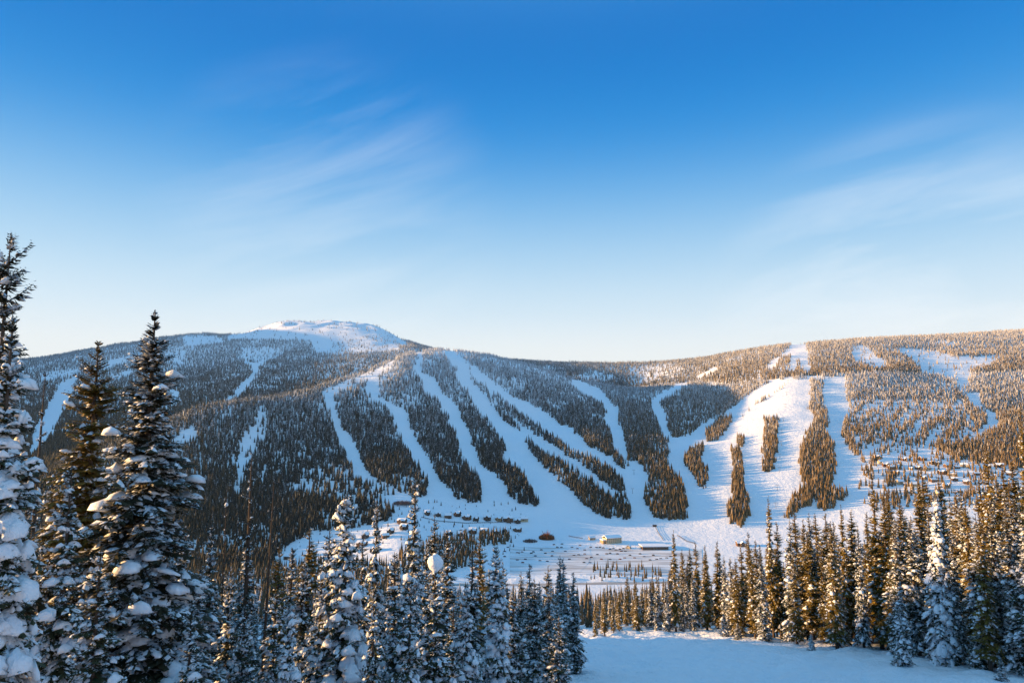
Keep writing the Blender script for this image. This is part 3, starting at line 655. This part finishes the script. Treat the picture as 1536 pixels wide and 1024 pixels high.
Pb = rng.uniform(0, 1, (900, 2)) * [170, 190] + [-230, -10]; Pb = Pb[Pb[:, 0] < -.85 * np.maximum(Pb[:, 1], 5) - 8]  # Pb: wood extended out of view on the left to shade the clearing
Pc = rng.uniform(0, 1, (300, 2)) * [160, 110] + [90, 60]; Pc = Pc[Pc[:, 0] > .84 * Pc[:, 1] + 6]
stuffwood(Pa, 'dense forest continuing down the near slope behind the first trees', 11, 19)
stuffwood(np.concatenate([Pb, Pc]), 'unseen forest beside the view, its left part shading the clearing', 12, 20, 'unseen_side_forest', hill=True)

# ------------------------------------------------------------------ village, car park, road
def hit_far(px, py, y0=860, y1=3000):
    Y = np.linspace(y0, y1, 4000); x, y, z = ray(px, py); X = x / y * Y
    b = np.where(H(X, Y) > z / y * Y)[0]; q = float(Y[b[0]]) if len(b) else y1
    return x / y * q, q
M_WD = [plain('brown_timber', (.16, .085, .045), .8, (.10, .05, .03), 1.5), plain('dark_timber', (.07, .05, .04), .8, (.04, .03, .025), 1.5), plain('tan_stucco', (.42, .28, .15), .85, (.34, .22, .12), 1.5), plain('cream_render', (.62, .50, .32), .85, (.5, .4, .26), 1.0)]
M_ROOFE = plain('roof_edge', (.09, .065, .05), .8)
m = NT('window_glass'); m.rough(.08); m.col((.03, .04, .05)); m.b.inputs['Specular IOR Level'].default_value = .6; M_GLASS = m.m
M_TRIM = plain('window_trim', (.55, .48, .38), .7); M_STONE = plain('chimney_stone', (.22, .20, .18), .9, (.14, .12, .11), 4)
class MB:
    def __init__(s): s.v, s.f = [], []
    def box(s, x0, x1, y0, y1, z0, z1):
        b = len(s.v); s.v += [(x, y, z) for z in (z0, z1) for y in (y0, y1) for x in (x0, x1)]
        s.f += [tuple(b + i for i in q) for q in ((0, 2, 3, 1), (4, 5, 7, 6), (0, 1, 5, 4), (2, 6, 7, 3), (0, 4, 6, 2), (1, 3, 7, 5))]; return s
    def poly(s, pts, faces):
        b = len(s.v); s.v += pts; s.f += [tuple(b + i for i in q) for q in faces]; return s
    def build(s, name, mat, parent=None, smooth=False):
        me = bpy.data.meshes.new(name); me.from_pydata(s.v, [], s.f); me.materials.append(mat)
        if smooth: me.polygons.foreach_set('use_smooth', [True] * len(me.polygons))
        o = bpy.data.objects.new(name, me); COL.objects.link(o); o.parent = parent; return o
def gable(mb, x0, x1, y0, y1, ze, zr, th, ov):
    """gabled slab, ridge along x"""
    ym = (y0 + y1) / 2
    for sgn in (-1, 1):
        ya = ym; yb = (y0 - ov) if sgn < 0 else (y1 + ov); sl = (zr - ze) / ((y1 - y0) / 2); zb = ze - sl * ov
        P = [(x0 - ov, ya, zr), (x1 + ov, ya, zr), (x1 + ov, yb, zb), (x0 - ov, yb, zb), (x0 - ov, ya, zr + th), (x1 + ov, ya, zr + th), (x1 + ov, yb, zb + th), (x0 - ov, yb, zb + th)]
        mb.poly(P, [(0, 1, 2, 3), (4, 7, 6, 5), (3, 2, 6, 7), (0, 3, 7, 4), (1, 5, 6, 2), (0, 4, 5, 1)])
def house(w, d, he, hr, wall, wing=0, seed=0, name='chalet'):
    r = random.Random(seed); e = bpy.data.objects.new(name, None); COL.objects.link(e)
    mb = MB(); mb.poly([(-w/2, -d/2, -2), (w/2, -d/2, -2), (w/2, d/2, -2), (-w/2, d/2, -2), (-w/2, -d/2, he), (w/2, -d/2, he), (w/2, d/2, he), (-w/2, d/2, he), (-w/2, 0, hr), (w/2, 0, hr)],
        [(0, 1, 5, 4), (2, 3, 7, 6), (1, 2, 6, 9, 5), (3, 0, 4, 8, 7)])
    if wing:
        a = w * .2; mb.poly([(-a, -d/2 - wing, -2), (a, -d/2 - wing, -2), (a, -d/2 + .1, -2), (-a, -d/2 + .1, -2), (-a, -d/2 - wing, he), (a, -d/2 - wing, he), (a, -d/2 + .1, he), (-a, -d/2 + .1, he), (0, -d/2 - wing, hr - .8), (0, 0, hr - .8)],
            [(0, 1, 5, 8, 4), (1, 2, 6, 5), (3, 0, 4, 7)])
    mb.build('wall', wall, e)
    rf = MB(); gable(rf, -w/2, w/2, -d/2, d/2, he + .05, hr + .05, .3, .9)
    sn = MB(); gable(sn, -w/2 + .05, w/2 - .05, -d/2, d/2, he + .38, hr + .38, .9, .75)
    if wing:
        a = w * .2; z1, z2 = he + .05, hr - .75
        for mb_, t0, th, ov in ((rf, 0, .3, .8), (sn, .33, .8, .65)):
            for sg in (-1, 1):
                yb0, yb1 = -d/2 - wing - ov, -.5; sl = (z2 - z1) / a; xe = sg * (a + ov); ze_ = z1 - sl * ov
                P = [(0, yb0, z2 + t0), (0, yb1, z2 + t0), (xe, yb1, ze_ + t0), (xe, yb0, ze_ + t0)]; P += [(x, y, z + th) for x, y, z in P]
                mb_.poly(P, [(0, 1, 2, 3), (4, 7, 6, 5), (3, 2, 6, 7), (0, 3, 7, 4), (1, 5, 6, 2)])
    ro = rf.build('roof', M_ROOFE, e); so_ = sn.build('roof_snow', M_PAD, ro)
    bv = so_.modifiers.new('bevel', 'BEVEL'); bv.width = .3; bv.segments = 2
    MB().box(w * .22, w * .22 + 1.1, .6, 1.7, he, hr + 1.6).build('chimney', M_STONE, ro)
    yf = -d/2 - (wing or 0)
    xs = [-w * .38, -w * .22, w * .24, w * .38] if wing else [w * q for q in (-.36, -.12, .12, .36)]
    for fl in range(max(1, int(he // 2.8))):
        z = .9 + 2.8 * fl
        for x in xs + ([-w * .08, w * .08] if wing else []):
            yy = yf if (wing and abs(x) < w * .2) else -d/2
            f = MB().box(x - .75, x + .75, yy - .1, yy + .02, z - .1, z + 1.6).build('window', M_TRIM, e)
            MB().box(x - .6, x + .6, yy - .13, yy - .08, z + .05, z + 1.45).build('pane', M_GLASS, f)
    MB().box(-w * .30, -w * .02, yf - 1.5, yf, 2.5, 2.65).box(-w * .30, -w * .02, yf - 1.5, yf - 1.4, 2.65, 3.5).build('balcony', M_WD[0], e)
    return e
def copy_tree(o, parent=None):
    c = o.copy(); COL.objects.link(c); c.parent = parent
    for ch in list(o.children): copy_tree(ch, c)
    return c
HP = [house(15, 10, 5.8, 10.2, M_WD[1], 4, 1), house(17, 10, 5.6, 9.6, M_WD[0], 0, 2), house(13, 9, 5.8, 10.5, M_WD[1], 3, 3),
      house(16, 10, 5.8, 9.8, M_WD[2], 4, 4), house(20, 11, 5.8, 9.6, M_WD[0], 5, 5), house(18, 11, 5.8, 10.4, M_WD[3], 0, 6)]
used = set()
def put_house(k, px, py, label, group, rz=None, sc=1.0):
    X, Y = hit_far(px, py); e = HP[k] if k not in used else copy_tree(HP[k]); used.add(k)
    e.location = (X, Y, h1(X, Y)); e.rotation_euler = (0, 0, random.uniform(-.5, .5) if rz is None else rz); e.scale = (sc * random.uniform(.72, 1.0),) * 3
    tag(e, label, 'chalet', group); return e
up = [641, 657, 672, 686, 700, 714, 731, 748, 762, 776]
for i, x in enumerate(up):
    y = [771, 773, 776, 773, 778, 780, 779, 780, 781, 783][i]
    put_house([2, 0, 1, 0, 4, 2, 0, 3, 4, 0][i], x, y, f'dark snowy-roofed chalet, {ORD[i]} in the upper row under the ski runs', 'chalets in the upper row below the ski runs')
lowr = [(694, 798), (709, 799), (726, 799), (744, 800), (757, 797), (776, 796), (674, 801), (690, 803)]
for i, (x, y) in enumerate(sorted(lowr)):
    put_house([0, 2, 3, 0, 3, 0, 2, 4][i], x, y, f'snow-piled chalet, {ORD[i]} in the lower row above the valley wood', 'chalets in the lower row above the valley wood')
put_house(5, 786, 781, 'cream chalet at the right end of the upper chalet row', 'chalets in the upper row below the ski runs')
west = [(603, 784), (606, 793), (586, 799), (578, 806), (548, 806), (520, 811), (543, 818), (470, 832), (433, 838), (560, 826)]
for i, (x, y) in enumerate(sorted(west)):
    put_house([1, 2, 0, 4, 2, 0, 1, 2, 4, 0][i], x, y, f'shaded chalet glimpsed between foreground trees, {ORD[i]} in the left cluster', 'chalets in the shaded left cluster')
ev = [(1316, 688), (1322, 695), (1330, 699), (1338, 703), (1356, 690), (1366, 704), (1378, 703), (1384, 690), (1392, 704), (1399, 695), (1406, 696), (1413, 710), (1428, 713), (1436, 702), (1446, 700), (1420, 700),
      (1350, 725), (1360, 728), (1370, 729), (1432, 720), (1451, 725), (1440, 738), (1465, 712), (1480, 702), (1490, 716), (1400, 722), (1386, 718), (1345, 710), (1500, 700), (1515, 712), (1408, 742), (1420, 730)]
for i, (x, y) in enumerate(sorted(ev)):
    row = 'upper' if y < 700 else 'middle' if y < 716 else 'lower'
    rr = sorted(q for q in ev if ('upper' if q[1] < 700 else 'middle' if q[1] < 716 else 'lower') == row)
    put_house([3, 5, 4, 1][i % 4], x, y, f'sunlit snowy chalet, {ORD[rr.index((x, y))]} in the {row} band of the right village', 'sunlit chalets of the right village', sc=random.uniform(.8, 1.05))
# hotel: stepped cream block under deep snow
X, Y = hit_far(918, 813); e = bpy.data.objects.new('hotel', None); COL.objects.link(e); e.location = (X, Y, h1(X, Y)); e.rotation_euler = (0, 0, .35)
tag(e, 'cream hotel block with deep snow on its roof beside the base of the runs', 'hotel')
MB().box(-16, 16, -9, 9, -2, 9).build('wall', M_WD[3], e)
r_ = MB(); gable(r_, -16, 16, -9, 9, 9.05, 12.5, .3, .8); ro = r_.build('roof', M_ROOFE, e); r_ = MB(); gable(r_, -15.9, 15.9, -9, 9, 9.4, 12.9, 1.3, .7); r_.build('roof_snow', M_PAD, ro)
w_ = MB().box(-22, -16.02, -6, 7, -2, 5.5).build('annex', M_WD[2], e); MB().box(-22.4, -16.04, -6.4, 7.4, 5.52, 6.9).build('roof_snow', M_PAD, w_)
for fl in range(3):
    for x in range(-14, 16, 4):
        f = MB().box(x - .8, x + .8, -9.12, -8.98, 1 + fl * 2.8, 2.7 + fl * 2.8).build('window', M_TRIM, e); MB().box(x - .65, x + .65, -9.15, -9.1, 1.1 + fl * 2.8, 2.6 + fl * 2.8).build('pane', M_GLASS, f)
put_house(5, 888, 809, 'small cream building with round snow cap just left of the hotel', None, rz=.2, sc=.75)
# day lodge
X, Y = hit_far(982, 823); e = bpy.data.objects.new('day_lodge', None); COL.objects.link(e); e.location = (X, Y, h1(X, Y)); e.rotation_euler = (0, 0, .04)
tag(e, 'long low brown lodge with a broad flat snow roof above the car park', 'lodge')
MB().box(-24, 24, -7, 8, -2, 4.6).build('wall', M_WD[0], e)
MB().box(-25, 25, -8, 22, 4.62, 5.0).build('roof', M_ROOFE, e); MB().box(-24.8, 24.8, -7.8, 21.8, 5.02, 6.3).build('roof_snow', M_PAD, e)
for x in range(-21, 23, 6):
    f = MB().box(x - 1.6, x + 1.6, -7.12, -6.98, .8, 3.2).build('window', M_TRIM, e); MB().box(x - 1.4, x + 1.4, -7.15, -7.1, 1, 3).build('pane', M_GLASS, f)
put_house(5, 943, 822, 'cream gabled building on the left end of the long lodge', None, rz=1.2, sc=.8)
put_house(3, 1247, 733, 'lone tan hut with snow roof below the forked clump on the right run', None, sc=.6)
put_house(4, 1112, 818, 'brown base building half hidden behind the right grove tips', None, sc=.9)
# road and dirty snow of the car park
m = NT('packed_road_snow'); m.rough(.85); m.col(m.mix(m.noise(.25, 5), (.34, .29, .26), (.52, .48, .45))); M_ROAD = m.m
m = NT('driven_car_park_snow'); m.rough(.85)
tc = m.n('ShaderNodeTexCoord'); mp_ = m.n('ShaderNodeMapping'); mp_.inputs['Scale'].default_value = (.012, .11, .1); m.l(tc.outputs['Object'], mp_.inputs[0]); no_ = m.n('ShaderNodeTexNoise', Scale=1.0, Detail=5); m.l(mp_.outputs[0], no_.inputs['Vector'])
m.col(m.ramp(no_.outputs['Fac'], [(.38, (.48, .44, .42)), (.52, (.74, .74, .75)), (.7, (.82, .83, .85))])); M_LOT = m.m
def sheet(name, X, Y, lift, mat):
    Z = H(X, Y) + lift; ny, nx = X.shape; idx = np.arange(ny * nx).reshape(ny, nx)
    Fc = np.stack([idx[:-1, :-1], idx[:-1, 1:], idx[1:, 1:], idx[1:, :-1]], -1).reshape(-1, 4)
    return tag(mesh_np(name, np.stack([X, Y, Z], -1).reshape(-1, 3), Fc, mat, smooth=True), kind='structure')
xs = np.linspace(-900, 900, 361)
vv = np.linspace(-5, 6, 5)
X = np.repeat(xs[None], 5, 0); Y = road_y(X) + vv[:, None]; sheet('road', X, Y, .35, M_ROAD)
def lot(px0, px1, ya, yb, name):
    yy = np.linspace(ya, yb, 30)[:, None]; t = (np.linspace(px0, px1, 60)[None] - 768) / F; X = t * yy; Y = yy + 0 * t; sheet(name, X, Y, .3, M_LOT)
lot(765, 1045, 1135, 1300, 'car_park')
xs = np.linspace(0, 1, 40); A = hit_far(866, 858); Bp = hit_far(880, 822)
X = np.stack([A[0] + (Bp[0] - A[0]) * xs + q for q in (-4, 0, 4)]); Y = np.stack([A[1] + (Bp[1] - A[1]) * xs] * 3); sheet('access_path', X + 9 * np.sin(xs * 3.0)[None], Y, .42, M_LOT)
# cars
def car(kind, paint):
    L, Wd = (4.7, 1.85); e = bpy.data.objects.new('parked_car', None)
    V, Fc = [], []
    roof = 1.75 if kind else 1.45
    prof = ([(-2.35, .35), (-2.4, .85), (-1.9, 1.0), (-1.5, roof), (1.1, roof), (1.75, 1.05), (2.3, .9), (2.35, .35)] if kind else
            [(-2.35, .35), (-2.4, .85), (-1.7, .98), (-1.1, roof), (.6, roof), (1.3, .98), (2.3, .82), (2.35, .35)])
    n = len(prof)
    for s in (-1, 1):
        for x, z in prof: V.append((x, s * (Wd / 2 - (.18 if z > 1.2 else 0)), z))
    Fc.append(tuple(range(n - 1, -1, -1))[::-1]); Fc.append(tuple(range(2 * n - 1, n - 1, -1)))
    for i in range(n): j = (i + 1) % n; Fc.append((i, i + n, j + n, j))
    mats = [0] * len(Fc); mats[2 + 2] = 1; mats[2 + 4] = 1
    for s in (-1, 1):                                            # side windows, wheels
        b = len(V); y = s * (Wd / 2 - .07)
        V += [(-1.5, y, 1.02), (1.0, y, 1.02), (.6, s * (Wd / 2 - .165), roof - .1), (-1.2, s * (Wd / 2 - .165), roof - .1)]; Fc.append((b, b + 1, b + 2, b + 3)); mats.append(1)
        for cx in (-1.45, 1.4):
            b = len(V); k = 10
            for yy in (s * (Wd / 2 - .2), s * (Wd / 2 + .02)):
                for q in range(k): a = q * math.tau / k; V.append((cx + .36 * math.cos(a), yy, .36 + .36 * math.sin(a)))
            for q in range(k): Fc.append((b + q, b + (q + 1) % k, b + k + (q + 1) % k, b + k + q)); mats.append(2)
            Fc.append(tuple(b + k + q for q in range(k))); mats.append(2)
    b = len(V); V += [(-1.45, -.7, roof + .01), (.6 if not kind else 1.05, -.7, roof + .01), (.6 if not kind else 1.05, .7, roof + .01), (-1.45, .7, roof + .01), (-1.3, -.6, roof + .14), (.5, -.6, roof + .14), (.5, .6, roof + .14), (-1.3, .6, roof + .14)]
    for q in ((4, 5, 6, 7), (0, 1, 5, 4), (1, 2, 6, 5), (2, 3, 7, 6), (3, 0, 4, 7)): Fc.append(tuple(b + i for i in q)); mats.append(3)
    me = bpy.data.meshes.new('parked_car'); me.from_pydata(V, [], Fc)
    for mt in (paint, M_GLASS, M_TYRE, M_PAD): me.materials.append(mt)
    me.polygons.foreach_set('material_index', mats); return me
M_TYRE = plain('tyre_rubber', (.02, .02, .02), .9)
def paint(n, c): m = NT(n); m.rough(.3); m.col(c); m.b.inputs['Coat Weight'].default_value = .5; return m.m
PT = [('black', paint('black_paint', (.012, .012, .014))), ('dark grey', paint('grey_paint', (.06, .065, .07))), ('dark blue', paint('blue_paint', (.015, .03, .08))), ('dark red', paint('red_paint', (.14, .015, .012)))]
CM = [(f'{n} {"van-like car" if k else "saloon car"}', car(k, p)) for k in (0, 1) for n, p in PT]
cars = [(762,820),(757,826),(757,834),(776,828),(783,827),(797,829),(800,827),(812,824),(818,829),(829,826),(831,816),(843,815),(836,820),(842,820),(776,839),(788,838),(803,833),(810,840),(821,841),(828,833),(784,843),
        (861,832),(868,831),(877,830),(877,824),(886,820),(895,820),(900,820),(915,823),(920,822),(924,824),(930,823),(935,822),(940,821),(915,829),(932,826),(938,826),(880,837),(887,835),(876,843),(885,843),(930,838),(937,836),(980,832),(985,838),(991,837),(975,839),
        (848,826),(854,838),(866,822),(905,821),(910,830),(926,830),(945,832),(952,836),(960,830),(966,834),(896,831),(902,838),(915,838),(921,843),(858,820),(870,817),(1000,836),(1006,834)]
for i, (x, y) in enumerate(cars):
    X, Y = hit_far(x, y + 1); nm, me = CM[random.randrange(8)]; o = bpy.data.objects.new('parked_car', me); COL.objects.link(o)
    o.location = (X, Y, h1(X, Y) + .3); o.rotation_euler = (0, 0, random.choice((0, math.pi)) + random.uniform(-.25, .25)); o.scale = (1.1,) * 3
    ar = 'left part of the snowy car park' if x < 850 else 'car rows in front of the lodge and hotel'
    tag(o, f'{nm} parked in the {ar}', 'car', 'parked ' + nm + 's in the ' + ar)
# lift towers and snow fences
M_STEEL = plain('galvanised_steel', (.12, .13, .14), .5)
def tower(px, py, hh, label):
    X, Y = hit_far(px, py); z = h1(X, Y); e = bpy.data.objects.new('lift_tower', None); COL.objects.link(e); e.location = (X, Y, z - .5); tag(e, label, 'lift tower', 'chairlift towers on the right snowfield')
    v, f = tube([(0, 0, 0), (0, 0, hh)], [.45, .3], 8); mesh_np('mast', v, f, M_STEEL, e)
    MB().box(-3.4, 3.4, -.25, .25, hh, hh + .5).build('crossarm', M_STEEL, e)
    for s in (-1, 1): MB().box(s * 3.1 - .25, s * 3.1 + .25, -1.6, 1.6, hh - .5, hh - .02).build('wheel_train', M_STEEL, e)
TW = [(1182, 575), (1180, 593), (1178, 611), (1175, 632), (1173, 650), (1172, 668), (1170, 688), (1169, 708), (1166, 735), (1164, 762)]
for i, (x, y) in enumerate(TW): tower(x, y, 12, f'grey lift tower, {ORD[i]} of the line counted downhill beside the upright strip'.replace(' from left', ' from top').replace('leftmost', 'highest'))
for i, (x, y) in enumerate([(947, 775), (949, 740), (951, 712)]): tower(x, y, 12, ['lowest', 'middle', 'highest'][i] + ' of three lift towers on the run left of the middle wedge wood')
def fence(pts, label):
    P = [hit_far(*p) for p in pts]; e = bpy.data.objects.new('snow_fence', None); COL.objects.link(e); e.location = (P[0][0], P[0][1], h1(*P[0])); tag(e, label, 'fence')
    o = e.location; mb, mp2 = MB(), MB()
    for (xa, ya), (xb, yb) in zip(P[:-1], P[1:]):
        n = max(2, int(math.hypot(xb - xa, yb - ya) / 4))
        for i in range(n):
            x, y = xa + (xb - xa) * i / n, ya + (yb - ya) * i / n; x2, y2 = xa + (xb - xa) * (i + 1) / n, ya + (yb - ya) * (i + 1) / n
            z, z2 = h1(x, y) - o.z, h1(x2, y2) - o.z; x -= o.x; y -= o.y; x2 -= o.x; y2 -= o.y
            mp2.box(x - .12, x + .12, y - .12, y + .12, z - .5, z + 2.2)
            for k in (.35, 1.1, 1.75): mb.poly([(x, y, z + k), (x2, y2, z2 + k), (x2, y2, z2 + k + .35), (x, y, z + k + .35), (x + .08, y + .08, z + k), (x2 + .08, y2 + .08, z2 + k), (x2 + .08, y2 + .08, z2 + k + .35), (x + .08, y + .08, z + k + .35)], [(0, 1, 2, 3), (7, 6, 5, 4), (3, 2, 6, 7), (0, 4, 5, 1)])
    mb.build('rails', M_WD[1], e); mp2.build('posts', M_WD[1], e)
fence([(983, 789), (988, 800), (995, 810)], 'dark fence slanting down the snow above the lodge')
fence([(1016, 803), (1030, 812), (1042, 815)], 'short dark fence stepping down right of the lodge')
fence([(853, 804), (862, 806), (874, 808)], 'low dark fence left of the small cream building')
fence([(632, 776), (660, 782), (700, 785), (735, 784), (760, 783)], 'long thin fence line between the two chalet rows')
X, Y = hit_far(982, 789); e = bpy.data.objects.new('lift_station', None); COL.objects.link(e); e.location = (X, Y, h1(X, Y)); tag(e, 'small dark lift station hut at the head of the slanting fence', 'lift station')
MB().box(-3.5, 3.5, -2.5, 2.5, -1, 2.6).build('wall', M_WD[1], e); MB().box(-4.2, 4.2, -3.2, 3.2, 2.62, 3.0).build('roof', M_ROOFE, e); MB().box(-2, 2, -2.56, -2.51, .9, 2.1).build('window', M_GLASS, e)
# orange willow thicket beside the car park, and a grey one left of it
M_WIL = plain('willow_twigs', (.24, .10, .045), .9, (.16, .06, .03), .3); M_TWG = plain('bare_grey_twigs', (.16, .12, .12), .9, (.10, .08, .08), .3)
def bush(px, py, rad, hh, n, mat, label, spire=0):
    X, Y = hit_far(px, py); r = np.random.default_rng(int(px)); z = h1(X, Y)
    a = r.uniform(0, math.tau, n); q = rad * np.sqrt(r.uniform(0, 1, n)); bx, by = q * np.cos(a), q * np.sin(a) * .7
    L = hh * (1 - .55 * (q / rad) ** 2) * r.uniform(.45, 1, n); L = np.where(q < rad * .2, L * (1 + spire), L)
    lx, ly = r.normal(0, .22, n), r.normal(0, .22, n); w = r.uniform(.12, .4, n); th = r.uniform(0, math.pi, n)
    b0 = np.stack([bx - w * np.cos(th), by - w * np.sin(th), 0 * L - .5], 1); b1 = np.stack([bx + w * np.cos(th), by + w * np.sin(th), 0 * L - .5], 1)
    m0 = np.stack([bx + lx * L * .5 + w * 1.3 * np.cos(th), by + ly * L * .5 + w * 1.3 * np.sin(th), L * .6], 1); tp = np.stack([bx + lx * L, by + ly * L, L], 1)
    V = np.stack([b0, b1, m0, tp], 1).reshape(-1, 3); Fc = np.arange(4 * n).reshape(-1, 4)
    o = mesh_np('willow_thicket', V, Fc, mat); o.location = (X, Y, z); tag(o, label, 'bush'); return o
bush(820, 808, 15, 13, 1500, M_WIL, 'rust orange willow thicket standing alone beside the car park', .6)
bush(795, 812, 14, 7, 500, M_TWG, 'thin greyish bare thicket left of the orange willows')
bush(605, 756, 22, 10, 900, M_TWG, 'bare grey thicket at the edge of the left forest above the chalets')
# woods and single small conifers on the valley floor
for i, (poly, lab) in enumerate(zip(VAL, ['dark wood at the foot of the near slope under the left chalets', 'dark wood standing on the valley floor below the lower chalet row', 'thin right tail of the valley wood beside the car park', 'small conifers between the car park and the road', 'dark conifer clump left of the bushy-headed spruce tip', 'tiny conifer clump at the left edge of the right village'])):
    Pv = jgrid(930, 2000, 8.0 if i != 3 else 14, .75, -.58); X, Y = Pv[:, 0], Pv[:, 1]; Z = H(X, Y); px, py = proj(X, Y, Z); k = inpoly(px, py + (0 if i < 3 else 0), poly)
    X, Y, Z = X[k], Y[k], Z[k]; n = len(X); r = np.random.default_rng(i)
    if n: hh = r.uniform(14, 22, n) if i != 3 else r.uniform(8, 19, n); grow('valley_wood', X, Y, Z, hh, hh * r.uniform(.2, .3, n), r.uniform(0, .25, n), r.beta(1.5, 2, n), 0, lab)
Pv = jgrid(1250, 1650, 19, 0.02, -.38); X, Y = Pv[:, 0], Pv[:, 1]; Z = H(X, Y); px, py = proj(X, Y, Z); k = (py > 752) & (py < 835) & (px > 420) & (px < 800) & (rng.uniform(0, 1, len(X)) < .85); X, Y, Z = X[k], Y[k], Z[k]; n = len(X)
hh = rng.uniform(3, 10, n); grow('garden_conifers', X, Y, Z, hh, hh * .35, rng.uniform(0, .3, n), rng.uniform(0, .4, n), 0, 'small scattered conifers growing among the chalets')
# ------------------------------------------------------------------ haze
def box_mesh(name, x0, x1, y0, y1, z0, z1, mat, parent=None):
    V = [(x, y, z) for z in (z0, z1) for y in (y0, y1) for x in (x0, x1)]
    Fc = [(0, 2, 3, 1), (4, 5, 7, 6), (0, 1, 5, 4), (2, 6, 7, 3), (0, 4, 6, 2), (1, 3, 7, 5)]
    return mesh_np(name, np.array(V, float), np.array(Fc), mat, parent)
HM = bpy.data.materials.new('haze_air'); HM.use_nodes = True; t_ = HM.node_tree; t_.nodes.clear()
ou = t_.nodes.new('ShaderNodeOutputMaterial'); pv = t_.nodes.new('ShaderNodeVolumePrincipled')
pv.inputs['Color'].default_value = (.55, .76, 1, 1); pv.inputs['Density'].default_value = 1.2e-5; pv.inputs['Anisotropy'].default_value = .1
t_.links.new(pv.outputs[0], ou.inputs['Volume'])
zs = [v for v in (HT.min(), HT.max())]
tag(box_mesh('haze', -12500, 12500, -700, 9800, zs[0] - 30, zs[1] + 60, HM), kind='stuff')
SC.cycles.volume_bounces = 0
